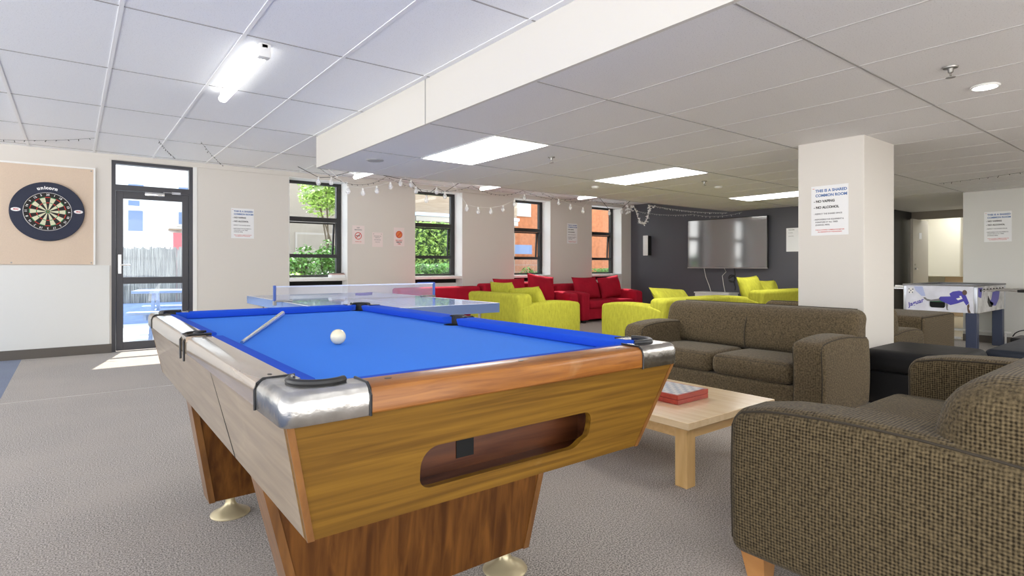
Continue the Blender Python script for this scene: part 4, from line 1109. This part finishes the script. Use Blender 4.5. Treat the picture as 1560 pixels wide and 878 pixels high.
for s, num in enumerate((20, 1, 18, 4, 13, 6, 10, 15, 2, 17, 3, 19, 7, 16, 8, 11, 14, 9, 12, 5)):
    a = math.radians(90 - 18 * s); tb = text_bm(str(num), .032, .0004, .0006)
    tb.transform(frame((.198 * math.cos(a), -.0172, .198 * math.sin(a)), (1, 0, 0), (0, 0, 1)) @ Matrix.Rotation(a - PI / 2, 4, 'Z') @ Matrix.Translation((0, -.011, 0)))
    add(b_, tb)
obj('numbers', b_, M['white'], face, recalc=False)
b_ = B(); s_ = 'unicorn'; wd = [.0, .034, .061, .083, .108, .136, .160]
tot = .19
for ch, xo in zip(s_, (-.088, -.056, -.030, -.010, .018, .046, .072)):
    a = PI / 2 - (xo + .004) / .268
    tb = text_bm(ch, .052, .0006, .0026); tb.transform(frame((.262 * math.cos(a), -.0195, .262 * math.sin(a)), (1, 0, 0), (0, 0, 1)) @ Matrix.Rotation(a - PI / 2, 4, 'Z')); add(b_, tb)
obj('lettering', b_, M['white'], sur, recalc=False)
for sx in (-1, 1):
    b_ = B(); pts = [(.044 * math.cos(a / 20 * 2 * PI), .022 * math.sin(a / 20 * 2 * PI)) for a in range(20)]; prism(b_, pts, 0, .001, frame((sx * .285, -.0185, .012), (1, 0, 0), (0, 0, 1))); bd = obj('oval_badge', b_, M['white'], sur)
    b_ = text_bm('PDC', .024, .0004, .001, 'CENTER', .2); b_.transform(frame((sx * .285, -.0203, .004), (1, 0, 0), (0, 0, 1))); obj('badge_lettering', b_, M['ink_red'], sur, recalc=False)

# ------------------------------------------------------------------ notices
def notice(name, label, o, right, w=.297, h=.42, lines=(), mat='paper', cat='notice', group=None):
    """o = top-left corner on the wall, right = direction; paper sits 2 mm off the wall"""
    r = Vector(right); n_ = r.cross(Vector((0, 0, 1))); o = Vector(o) + n_ * .003
    t = thing(name, label, cat, o, 0, group)
    F = frame(o, r, (0, 0, 1))
    b_ = B(); prism(b_, [(0, -h), (w, -h), (w, 0), (0, 0)], -.0005, .0005, F); obj('sheet', b_, M[mat], t, True)
    byc = {}
    for x, y, s, txt, m_, bold, al in lines:
        tb = text_bm(txt, s, .0002, bold, al); tb.transform(F @ Matrix.Translation((x, -y, .0008)))
        add(byc.setdefault(m_, B()), tb)
    for m_, bm in byc.items(): obj('printed_text', bm, M[m_], t, True, recalc=False)
    return t, F
rules = [(.035, .052, .0315, 'THIS IS A SHARED', 'ink_blue', .0012, 'LEFT'), (.035, .092, .0315, 'COMMON ROOM', 'ink_blue', .0012, 'LEFT'),
         (.022, .140, .028, '- NO VAPING', 'ink_black', .0012, 'LEFT'), (.022, .192, .028, '- NO ALCOHOL', 'ink_black', .0012, 'LEFT'),
         (.022, .243, .0165, '- RESPECT THE SHARED SPACE', 'ink_grey', .0006, 'LEFT'),
         (.022, .290, .0155, '- RESPONSIBLE FOR EQUIPMENT &', 'ink_grey', .0006, 'LEFT'), (.035, .313, .0155, 'FURNITURE AT ALL TIMES', 'ink_grey', .0006, 'LEFT'), (.035, .336, .0155, '(DAMAGE, MESS)', 'ink_grey', .0006, 'LEFT'),
         (.15, .378, .0125, 'THIS IS A SHARED COMMON ROOM FOR', 'ink_red', .0003, 'CENTER'), (.15, .395, .0125, 'ALL RESIDENTS OF THE BUILDING', 'ink_red', .0003, 'CENTER'),
         (.012, .025, .016, '---', 'ink_red', .001, 'LEFT')]
GN = 'common room rules notices'
notice('notice', 'common room rules notice on the square column', (5.03, 2.292, 1.757), (0, -1, 0), lines=rules, group=GN)
notice('notice', 'common room rules notice on the white right wall above the foosball table', (FX, 2.26, 1.832), (0, -1, 0), lines=rules, group=GN)
notice('notice', 'common room rules notice between the glazed door and the first window', (1.75, WY, 1.885), (1, 0, 0), lines=rules, group=GN)
notice('notice', 'common room rules notice between the third and fourth windows', (8.14, WY, 1.965), (1, 0, 0), lines=rules, group=GN)
notice('notice', 'white sheet on the charcoal wall peeking out beside the column', (FX, 5.062, 1.752), (0, -1, 0), lines=[(.04, .04, .022, 'WELCOME', 'ink_grey', .0006, 'LEFT'), (.04, .09, .014, 'NO VAPING', 'ink_grey', .0003, 'LEFT'), (.04, .15, .014, 'NO ALCOHOL', 'ink_grey', .0003, 'LEFT')], w=.297)
def ring_bm(F, cx, cy, r, w, z=.0006, slash=True):
    b_ = B(); n = 28; L = [[], [], [], []]
    for i in range(n):
        a = 2 * PI * i / n
        for k, (rr_, zz) in enumerate(((r, 0), (r - w, 0), (r - w, .0006), (r, .0006))): L[k].append(b_.verts.new(F @ Vector((cx + rr_ * math.cos(a), cy + rr_ * math.sin(a), z + zz))))
    for k in range(4):
        for i in range(n): b_.faces.new((L[k][i], L[k][(i + 1) % n], L[(k + 1) % 4][(i + 1) % n], L[(k + 1) % 4][i]))
    if slash:
        q = (r - w * .6) * .7071; d_ = w * .35
        prism(b_, [(cx - q - d_, cy - q + d_), (cx - q + d_, cy - q - d_), (cx + q + d_, cy + q - d_), (cx + q - d_, cy + q + d_)], z, z + .0006, F)
    return b_
t, F = notice('notice', 'no smoking sign with a red ring, left of the three small signs between windows', (3.50, WY, 1.72), (1, 0, 0), .205, .295, [(.1, .045, .03, 'NO', 'ink_grey', .0006, 'CENTER'), (.1, .078, .028, 'SMOKING', 'ink_grey', .0006, 'CENTER'), (.1, .265, .018, 'THANK YOU', 'ink_red', .0004, 'CENTER')], 'paper_pink')
obj('prohibition_ring', ring_bm(F, .1, -.165, .058, .011), M['ink_red'], t, True)
b_ = B(); prism(b_, [(.06, -.17), (.13, -.17), (.13, -.158), (.06, -.158)], .0005, .0010, F); obj('printed_cigarette', b_, M['ink_black'], t, True)
notice('notice', 'small white text sheet, middle of the three signs between windows', (3.835, WY, 1.62), (1, 0, 0), .185, .235, [(.02, .03, .02, 'o', 'ink_black', .001, 'LEFT'), (.165, .03, .02, 'o', 'ink_grey', .001, 'RIGHT'), (.092, .065, .016, 'PLEASE KEEP THIS', 'ink_grey', .0004, 'CENTER'), (.092, .092, .016, 'ROOM TIDY', 'ink_grey', .0004, 'CENTER'), (.092, .125, .016, 'FOR EVERYONE', 'ink_grey', .0004, 'CENTER'), (.092, .16, .014, 'THANK YOU', 'ink_grey', .0003, 'CENTER')], 'paper_pink')
t, F = notice('notice', 'sign with an orange disc over red lettering, right of the three small signs', (4.215, WY, 1.715), (1, 0, 0), .195, .31, [(.097, .225, .03, 'DO NOT', 'ink_red', .001, 'CENTER'), (.097, .252, .026, 'REMOVE', 'ink_black', .001, 'CENTER'), (.097, .28, .026, 'THIS', 'ink_red', .001, 'CENTER')], 'paper_pink')
b_ = B(); prism(b_, [(.097 + .058 * math.cos(a / 24 * 2 * PI), -.115 + .06 * math.sin(a / 24 * 2 * PI)) for a in range(24)], .0005, .001, F); obj('orange_disc', b_, M['ink_orange'], t, True)
obj('prohibition_ring', ring_bm(F, .097, -.115, .06, .011, .0012), M['ink_red'], t, True)

# sill items
t = thing('book_stack', 'small stack of books on the sill of the first window', 'books', (3.31, 8.78, .895))
b_ = B(); box(b_, 3.19, 3.405, 8.70, 8.86, .8955, .935, .002, 1); obj('white_book', b_, M['paper'], t, True)
b_ = B(); box(b_, 3.2, 3.40, 8.70, 8.85, .936, .958, .002, 1); obj('pink_book', b_, plain('pinkish_cover', (.6, .42, .38), .5), t, True)
b_ = B(); box(b_, 3.19, 3.39, 8.71, 8.86, .959, .968, .002, 1); obj('black_book', b_, M['rubber'], t, True)

# ------------------------------------------------------------------ string lights
def swag(a, c, sag, n=12):
    a = Vector(a); c = Vector(c)
    return [a.lerp(c, i / n) - Vector((0, 0, sag * 4 * (i / n) * (1 - i / n))) for i in range(n + 1)]
def bulb_string(label, bulbs, y=6.12, wire='wire_white', top=LO - .004, ends=True):
    bulbs = sorted(bulbs)
    t = thing('string_lights', label, 'string lights', (bulbs[0][0], y, top), 0, 'festoon bulb strings at the edge of the low ceiling')
    pts = [(x, y, z + .052) for x, z in bulbs]
    path = [Vector((bulbs[0][0] - .22, y, top))] + [Vector(p) for p in pts] + [Vector((bulbs[-1][0] + .2, y, top))]
    b_ = B(); tube(b_, path, .0035, 5); obj('wire', b_, M[wire], t, True)
    for x, z in bulbs:
        b_ = B(); lathe(b_, [(.002, -.036), (.014, -.033), (.023, -.02), (.026, -.004), (.021, .012), (.013, .026), (.011, .034)], (x, y, z), 14); bb = obj('bulb', b_, M['bulb'], t, True)
        b_ = B(); lathe(b_, [(.012, .03), (.012, .05), (.006, .056)], (x, y, z), 10); obj('bulb_socket', b_, M['wire_white'], bb, True)
bulb_string('festoon bulbs hanging between the first and second windows', [(2.428, 1.912), (2.603, 1.907), (2.771, 1.944), (2.943, 2.007)])
bulb_string('festoon bulbs hanging across the top of the second window', [(3.086, 2.06), (3.223, 2.055), (3.291, 1.986), (3.433, 1.885), (3.575, 2.0), (3.695, 1.952)], 6.15, 'wire_black')
bulb_string('festoon bulbs hanging between the second and third windows', [(4.003, 1.811), (4.18, 1.789), (4.382, 1.797), (4.582, 1.838), (4.777, 1.923), (4.955, 2.016)])
bulb_string('festoon bulbs hanging between the third and fourth windows', [(5.621, 2.002), (5.857, 1.944), (6.117, 1.909)], 6.15)
bulb_string('festoon bulbs hanging in front of the fourth window', [(6.664, 1.907), (6.956, 1.944)], 6.12, 'wire_black')
bulb_string('festoon bulbs hanging in front of the first window', [(2.11, 1.985), (2.25, 2.0)], 6.15, 'wire_black')

def fairy(label, paths, rb=.006, wire='wire_black', tip='wire_black', step=.07, drop=.02):
    t = thing('fairy_lights', label, 'fairy lights', paths[0][0], 0, 'thin fairy light strings')
    b_ = B(); l_ = B()
    for pts in paths:
        pts = [Vector(p) for p in pts]; tube(b_, pts, .0015, 4)
        for a, c in zip(pts, pts[1:]):
            k = max(1, int((c - a).length / step))
            for i in range(k):
                p = a.lerp(c, (i + .5) / k); q = p + Vector((R.uniform(-.015, .015), R.uniform(-.015, .015), -R.uniform(.3, 1) * drop)); cyl(l_, p, q, .0028, .004, 5)
    obj('wire', b_, M[wire], t, True); o = obj('tiny_bulbs', l_, M[tip], t, True); o['kind'] = 'stuff'
fairy('thin fairy lights looped under the ceiling above the dartboard', [swag((-.9, 8.35, HI - .02), (.19, 7.6, HI - .012), .03)])
fairy('thin fairy lights under the ceiling just right of the glazed door', [swag((.75, 7.3, HI - .012), (1.05, 8.4, HI - .012), .02), swag((1.13, 7.1, HI - .012), (1.62, 8.5, HI - .03), .02)])
fairy('thin fairy lights on the low ceiling right of the column', [swag((8.75, 2.4, LO - .004), (8.2, 1.2, LO - .004), .012)])
fairy('dark fairy lights swagged below the edge of the low ceiling', [swag((2.12, 6.14, LO), (2.9, 6.16, LO - .02), .13), swag((2.9, 6.16, LO - .01), (4.1, 6.16, LO - .02), .12), swag((4.1, 6.16, LO - .01), (4.95, 6.16, LO - .01), .09), swag((4.95, 6.16, LO - .01), (6.1, 6.16, LO - .01), .08), swag((5.3, 6.17, LO - .01), (6.4, 6.17, LO - .01), .09), swag((6.1, 6.16, LO - .01), (7.2, 6.16, LO - .01), .06)], step=.09, drop=.014)
fairy('pale fairy lights along the top of the charcoal wall above the television', [swag((7.65, 6.16, LO - .03), (10.1, 6.2, LO - .02), .04), swag((10.12, 8.5, 2.33), (10.12, 7.0, 2.14), .05), swag((10.12, 7.0, 2.14), (10.12, 5.9, 2.10), .06)], wire='wire_white', tip='garland', step=.05, drop=.03)
# white flower garland
t = thing('white_garland', 'white flower garland looped at the corner by the charcoal wall', 'garland', (7.2, 6.1, LO))
pth = [(7.10, 2.11), (7.11, 2.02), (7.13, 1.93), (7.2, 2.0), (7.25, 2.07), (7.32, 2.0), (7.37, 1.88), (7.43, 1.80), (7.51, 1.765), (7.58, 1.82), (7.63, 1.92), (7.66, 2.02), (7.70, 2.09), (7.78, 2.07)]
b_ = B(); tube(b_, [(x, 6.14, z) for x, z in pth], .004, 5); obj('garland_cord', b_, M['wire_white'], t, True)
b_ = B()
for (x0, z0), (x1, z1) in zip(pth, pth[1:]):
    for k in range(5):
        f = (k + R.random()) / 5; c = Vector((x0 + (x1 - x0) * f + R.uniform(-.025, .025), 6.14 + R.uniform(-.03, .03), z0 + (z1 - z0) * f + R.uniform(-.02, .02)))
        for j in range(5):
            a = R.uniform(0, 2 * PI); e = R.uniform(-1, 1); d_ = Vector((math.cos(a), math.sin(a), e)).normalized(); s_ = d_.orthogonal().normalized() * .011
            q = c + d_ * .028; v = [b_.verts.new(p) for p in (c, c + d_ * .014 + s_, q, c + d_ * .014 - s_)]; b_.faces.new(v)
o = obj('petals', b_, M['garland'], t, True); o['kind'] = 'stuff'

# ------------------------------------------------------------------ outside
b_ = B(); box(b_, -30, 45, 9.05, 60, -.12, -.04); struct('floor', b_, M['paving'], label='pale paving outside')
def facade(name, label, x0, x1, y, h, mat, wins=()):
    t = thing(name, label, 'building', ((x0 + x1) / 2, y, -.04))
    b_ = B(); box(b_, x0, x1, y, y + 4, -.04, h); obj('wall', b_, mat, t, True)
    for wx0, wx1, wz0, wz1, pm, fm in wins:
        b_ = B(); box(b_, wx0 - .06, wx1 + .06, y - .05, y - .001, wz0 - .06, wz1 + .06); f = obj('window_frame', b_, fm, t, True)
        b_ = B(); box(b_, wx0, wx1, y - .06, y - .049, wz0, wz1); obj('pane', b_, pm, f, True)
    return t
WH = M['render_white']; PB = M['pane_blue']
t = facade('apartment_building', 'white building seen through the glazed door', -8, 3.7, 20, 9, WH, [(1.29, 1.65, 2.1, 2.7, PB, WH), (1.29, 1.57, 2.84, 2.99, PB, WH), (1.29, 1.67, 3.39, 3.47, PB, WH), (2.57, 2.85, 3.39, 3.48, PB, WH), (2.57, 2.8, 2.35, 2.72, PB, WH)])
b_ = B(); box(b_, 2.43, 2.75, 19.86, 19.98, -.04, 2.08); rd_ = obj('red_door', b_, plain('faded_red_paint', (.62, .10, .13), .6), t, True)
b_ = B(); box(b_, 2.30, 2.9, 19.8, 19.99, 2.15, 2.20); obj('canopy', b_, M['roof_slat'], rd_, True)
facade('garden_building', 'beige rendered building seen through the first window', 3.75, 8.2, 17, 3.55, M['render_beige'], [(5.2, 6.6, .9, 2.0, M['render_beige'], plain('taupe_trim', (.42, .37, .32), .8))])
t = thing('brown_clad_building', 'brown boarded building seen through the second window', 'building', (10.2, 15.5, 0))
b_ = B(); box(b_, 8.25, 12.2, 15.5, 19, 2.71, 6.5); obj('upper_cladding', b_, M['roof_slat'], t, True)
b_ = B(); box(b_, 8.25, 12.2, 15.35, 19, 2.61, 2.71); obj('white_band', b_, M['curtain'], t, True)
b_ = B(); box(b_, 8.25, 12.2, 15.42, 19, 2.45, 2.61); obj('gutter', b_, M['grey_metal'], t, True)
b_ = B(); box(b_, 8.25, 12.2, 15.6, 19, -.04, 2.45); obj('wall', b_, M['render_beige'], t, True)
OB = M['orange_brick']
facade('brick_building', 'orange brick building seen through the third and fourth windows', 12.4, 26, 17.5, 7.5, OB, [(13.8, 14.4, 3.08, 3.57, M['curtain'], M['grey_metal']), (13.1, 14.5, 1.54, 1.90, PB, OB)])
# reed fence and low wall behind the picnic table
t = thing('reed_fence', 'grey reed fence behind the picnic table outside the glazed door', 'fence', (.8, 13.4, 0))
b_ = B()
x = -2.6
while x < 3.6:
    w_ = R.uniform(.018, .03); hgt = R.uniform(1.40, 1.47); box(b_, x, x + w_ * .85, 13.4 + R.uniform(-.01, .01), 13.425, .28, hgt); x += w_
o = obj('reeds', b_, M['reed'], t, True); o['kind'] = 'stuff'
b_ = B(); box(b_, -2.6, 3.6, 13.43, 13.45, .55, .60); box(b_, -2.6, 3.6, 13.43, 13.45, 1.2, 1.25); obj('fence_rail', b_, M['grey_metal'], t, True)
b_ = B(); box(b_, -2.8, 3.8, 13.1, 13.38, -.04, .34); tag(obj('garden_wall', b_, M['picnic'], None, True), 'low pale blue wall at the foot of the reed fence', 'wall')
# picnic table
t = thing('picnic_table', 'pale blue wooden picnic table outside the glazed door', 'picnic table', (1.6, 10.35, -.04), math.radians(-12))
b_ = B()
for k in range(5): box(b_, -.85, .85, -.36 + .146 * k, -.22 + .146 * k, .70, .74, .004, 1)
obj('tabletop', b_, M['picnic'], t)
for s in (-1, 1):
    b_ = B(); box(b_, -.85, .85, s * .72 - .13, s * .72 - .005, .41, .45, .004, 1); box(b_, -.85, .85, s * .72 + .005, s * .72 + .13, .41, .45, .004, 1); obj('bench_seat', b_, M['picnic'], t)
for x in (-.62, .62):
    b_ = B(); box(b_, x - .02, x + .02, -.84, .84, .33, .41); obj('cross_beam', b_, M['picnic'], t)
    for s in (-1, 1):
        b_ = B(); x2 = x + .022
        hexa(b_, [(x2, s * .62 - .06, 0), (x2 + .04, s * .62 - .06, 0), (x2 + .04, s * .62 + .06, 0), (x2, s * .62 + .06, 0)], [(x2, s * .2 - .06, .70), (x2 + .04, s * .2 - .06, .70), (x2 + .04, s * .2 + .06, .70), (x2, s * .2 + .06, .70)]); obj('leg', b_, M['picnic'], t)
# car behind the fence
t = thing('car', 'white parked car behind the reed fence', 'car', (-.3, 16.8, -.04), 0)
b_ = B()
prof = [(-2.1, .35), (-2.1, .95), (-1.7, 1.05), (-1.2, 1.95), (.2, 2.0), (1.1, 1.35), (1.9, 1.15), (2.15, .85), (2.15, .35)]
prism(b_, prof, -.85, .85, frame((0, 0, 0), (1, 0, 0), (0, 0, 1)))
bmesh.ops.bevel(b_, geom=b_.edges[:], offset=.08, segments=3, affect='EDGES', clamp_overlap=True); obj('car_body', b_, M['car'], t)
b_ = B(); prism(b_, [(-1.45, 1.25), (-1.1, 1.8), (.15, 1.85), (.85, 1.35), (.8, 1.25)], -.87, .87, frame((0, 0, 0), (1, 0, 0), (0, 0, 1))); obj('side_window', b_, M['car_glass'], t)
for x in (-1.35, 1.35):
    for y in (-.86, .7):
        b_ = B(); cyl(b_, (x, y, .33), (x, y + .16, .33), .33, n=24); w_ = obj('wheel', b_, M['rubber'], t)
        b_ = B(); cyl(b_, (x, y - .012, .33), (x, y + .172, .33), .19, n=16); obj('hubcap', b_, M['grey_metal'], w_)

def leaves(bm, c, rad, n, size, rr, shell=.55):
    for _ in range(n):
        while True:
            p = Vector((rr.uniform(-1, 1), rr.uniform(-1, 1), rr.uniform(-1, 1)))
            if shell * .6 < p.length < 1: break
        q = Vector((c[0] + p.x * rad[0], c[1] + p.y * rad[1], c[2] + p.z * rad[2]))
        d_ = Vector((rr.uniform(-1, 1), rr.uniform(-1, 1), rr.uniform(-.6, .6))).normalized(); s_ = d_.cross(Vector((rr.uniform(-1, 1), rr.uniform(-1, 1), 1))).normalized()
        z = size * rr.uniform(.6, 1.3)
        bm.faces.new([bm.verts.new(v) for v in (q - d_ * z, q + s_ * z * .45, q + d_ * z, q - s_ * z * .45)])
def shrub(name, label, cat, c, rad, n, size, mat, trunk=True, group=None, seed=0, blobs=None):
    rr = random.Random(seed)
    t = thing(name, label, cat, (c[0], c[1], -.04), 0, group)
    b_ = B()
    for k in range(blobs or 5):
        cc = (c[0] + rr.uniform(-.5, .5) * rad[0], c[1] + rr.uniform(-.4, .4) * rad[1], c[2] + rr.uniform(-.45, .45) * rad[2])
        leaves(b_, cc, (rad[0] * .6, rad[1] * .6, rad[2] * .6), n // (blobs or 5), size, rr)
    o = obj('foliage', b_, mat, t, True, recalc=False); o['kind'] = 'stuff'
    b_ = B()
    for k in range(4): tube(b_, [(c[0] + .02 * k, c[1], -.04), (c[0] + rr.uniform(-.2, .2) * rad[0], c[1], c[2] * .6), (c[0] + rr.uniform(-.6, .6) * rad[0], c[1] + rr.uniform(-.3, .3) * rad[1], c[2] + .2 * rad[2])], .02 if rad[2] < 1 else .035, 5)
    obj('stem', b_, M['bark'], t, True)
SG = 'shrubs outside the first window'
shrub('garden_tree', 'bright green leafy tree outside the upper part of the first window', 'tree', (4.9, 13.2, 2.75), (.95, .8, .75), 3600, .055, M['leaf_light'], seed=3)
shrub('garden_shrub', 'bushy green shrub at the left of the first window', 'shrub', (3.55, 11.2, 1.05), (.42, .4, .62), 1500, .045, M['leaf'], group=SG, seed=4)
shrub('garden_shrub', 'upright green shrub in the middle of the first window', 'shrub', (4.15, 11.6, 1.15), (.33, .35, .55), 1400, .045, M['leaf'], group=SG, seed=5)
shrub('garden_shrub', 'rounded green shrub at the right of the first window', 'shrub', (4.85, 12.0, 1.0), (.42, .4, .55), 1400, .045, M['leaf'], group=SG, seed=6)
shrub('garden_shrub', 'pale flowering shrub low at the left of the first window', 'shrub', (3.15, 10.2, .70), (.34, .25, .34), 900, .04, M['leaf_light'], group=SG, seed=7)
shrub('garden_shrub', 'dark green shrub low in the first window', 'shrub', (3.7, 10.5, .72), (.42, .3, .36), 1200, .04, M['leaf_dark'], group=SG, seed=8)
shrub('garden_shrub', 'rusty red-leaved shrub low at the right of the first window', 'shrub', (4.25, 10.9, .80), (.32, .25, .3), 800, .04, M['leaf_red'], group=SG, seed=9)
HG = 'clipped hedges outside'
def hedge(label, x0, x1, y0, y1, h, mat, n, seed, size=.05):
    rr = random.Random(seed); t = thing('hedge', label, 'hedge', ((x0 + x1) / 2, (y0 + y1) / 2, -.04), 0, HG)
    b_ = B(); rbox(b_, x0 + .1, x1 - .1, y0 + .1, y1 - .1, -.03, h - .1, .15, k=4); obj('hedge_core', b_, M['leaf_dark'], t, True)
    b_ = B()
    for _ in range(n):
        f = rr.random()
        if f < .72: q = Vector((rr.uniform(x0, x1), y0 + rr.uniform(-.03, .12), rr.uniform(0, h)))
        elif f < .9: q = Vector((rr.uniform(x0, x1), rr.uniform(y0, y1), h - rr.uniform(0, .14)))
        else: q = Vector((rr.choice((x0, x1)) + rr.uniform(-.08, .08), rr.uniform(y0, y1), rr.uniform(0, h)))
        d_ = Vector((rr.uniform(-1, 1), rr.uniform(-1, 1), rr.uniform(-1, 1))).normalized(); s_ = d_.orthogonal().normalized(); z = size * rr.uniform(.6, 1.3)
        b_.faces.new([b_.verts.new(v) for v in (q - d_ * z, q + s_ * z * .5, q + d_ * z, q - s_ * z * .5)])
    o = obj('foliage', b_, mat, t, True, recalc=False); o['kind'] = 'stuff'
hedge('tall bright hedge filling the middle of the second window', 6.8, 9.65, 13.0, 13.8, 2.22, M['leaf_light'], 5200, 11, .06)
hedge('lower dark hedge at the foot of the second window', 6.2, 8.6, 11.6, 12.2, 1.12, M['leaf'], 3600, 12)
hedge('low hedge outside the fourth window', 14.6, 17.6, 13.8, 14.4, .98, M['leaf'], 3600, 13)
t = thing('wire_fence', 'pale mesh fence outside the third window', 'fence', (11, 13.3, 0))
b_ = B(); x = 9.95
while x < 13.6: cyl(b_, (x, 13.3, -.03), (x, 13.3, 1.30), .007, n=4); x += .055
for z in (.1, .3, .5, .7, .9, 1.1, 1.3): cyl(b_, (9.95, 13.3, z), (13.6, 13.3, z), .006, n=4)
obj('mesh_panel', b_, M['grey_metal'], t, True)
for x in (9.95, 11.8, 13.6): b_ = B(); box(b_, x - .03, x + .03, 13.31, 13.37, -.04, 1.36); obj('fence_post', b_, M['grey_metal'], t, True)
shrub('garden_shrub', 'sparse shrub at the left of the mesh fence outside the third window', 'shrub', (10.4, 12.9, .55), (.5, .3, .5), 900, .05, M['leaf'], seed=15)
t = thing('iron_railing', 'black iron railing behind the shrubs of the first window', 'fence', (5, 12.6, 0))
b_ = B(); x = 3.2
while x < 6.6: cyl(b_, (x, 12.6, -.03), (x, 12.6, 1.0), .01, n=5); x += .12
cyl(b_, (3.2, 12.6, .92), (6.6, 12.6, .92), .014, n=5); cyl(b_, (3.2, 12.6, .1), (6.6, 12.6, .1), .014, n=5); obj('railing_bars', b_, M['rubber'], t, True)

# ------------------------------------------------------------------ lighting
w = bpy.data.worlds.new('world'); SC.world = w; w.use_nodes = True; nt = w.node_tree
bg = nt.nodes['Background']
tc = nt.nodes.new('ShaderNodeTexCoord'); sp = nt.nodes.new('ShaderNodeSeparateXYZ'); r = nt.nodes.new('ShaderNodeValToRGB')
e = r.color_ramp.elements
e[0].position = .47; e[0].color = (1.55, 1.5, 1.45, 1); e[1].position = .85; e[1].color = (.62, .78, 1, 1)
q_ = e.new(.53); q_.color = (1, .99, .97, 1)
mr = nt.nodes.new('ShaderNodeMapRange'); mr.inputs['From Min'].default_value = -1
nt.links.new(tc.outputs['Generated'], sp.inputs[0]); nt.links.new(sp.outputs[2], mr.inputs['Value']); nt.links.new(mr.outputs[0], r.inputs[0]); nt.links.new(r.outputs[0], bg.inputs[0]); bg.inputs[1].default_value = 1.95
sun = bpy.data.lights.new('sun', 'SUN'); sun.energy = 6; sun.angle = math.radians(.6); sun.color = (1, .97, .9)
so = bpy.data.objects.new('sun', sun); COL.objects.link(so); so.rotation_euler = Vector((-.26, -1, -1.4)).to_track_quat('-Z', 'Y').to_euler(); so.location = (3, 14, 12)
hl = bpy.data.lights.new('hall_light', 'AREA'); hl.energy = 9; hl.size = .6; ho = bpy.data.objects.new('hall_light', hl); COL.objects.link(ho); ho.location = (14, 3.4, 2.38)

SC.view_settings.view_transform = 'Standard'; SC.view_settings.look = 'None'; SC.view_settings.gamma = 1; SC.view_settings.use_curve_mapping = False
SC.view_settings.exposure = .87
SC.cycles.max_bounces = 8; SC.cycles.diffuse_bounces = 5; SC.cycles.glossy_bounces = 3; SC.cycles.transparent_max_bounces = 16
SC.cycles.use_denoising = True; SC.cycles.caustics_reflective = False; SC.cycles.caustics_refractive = False
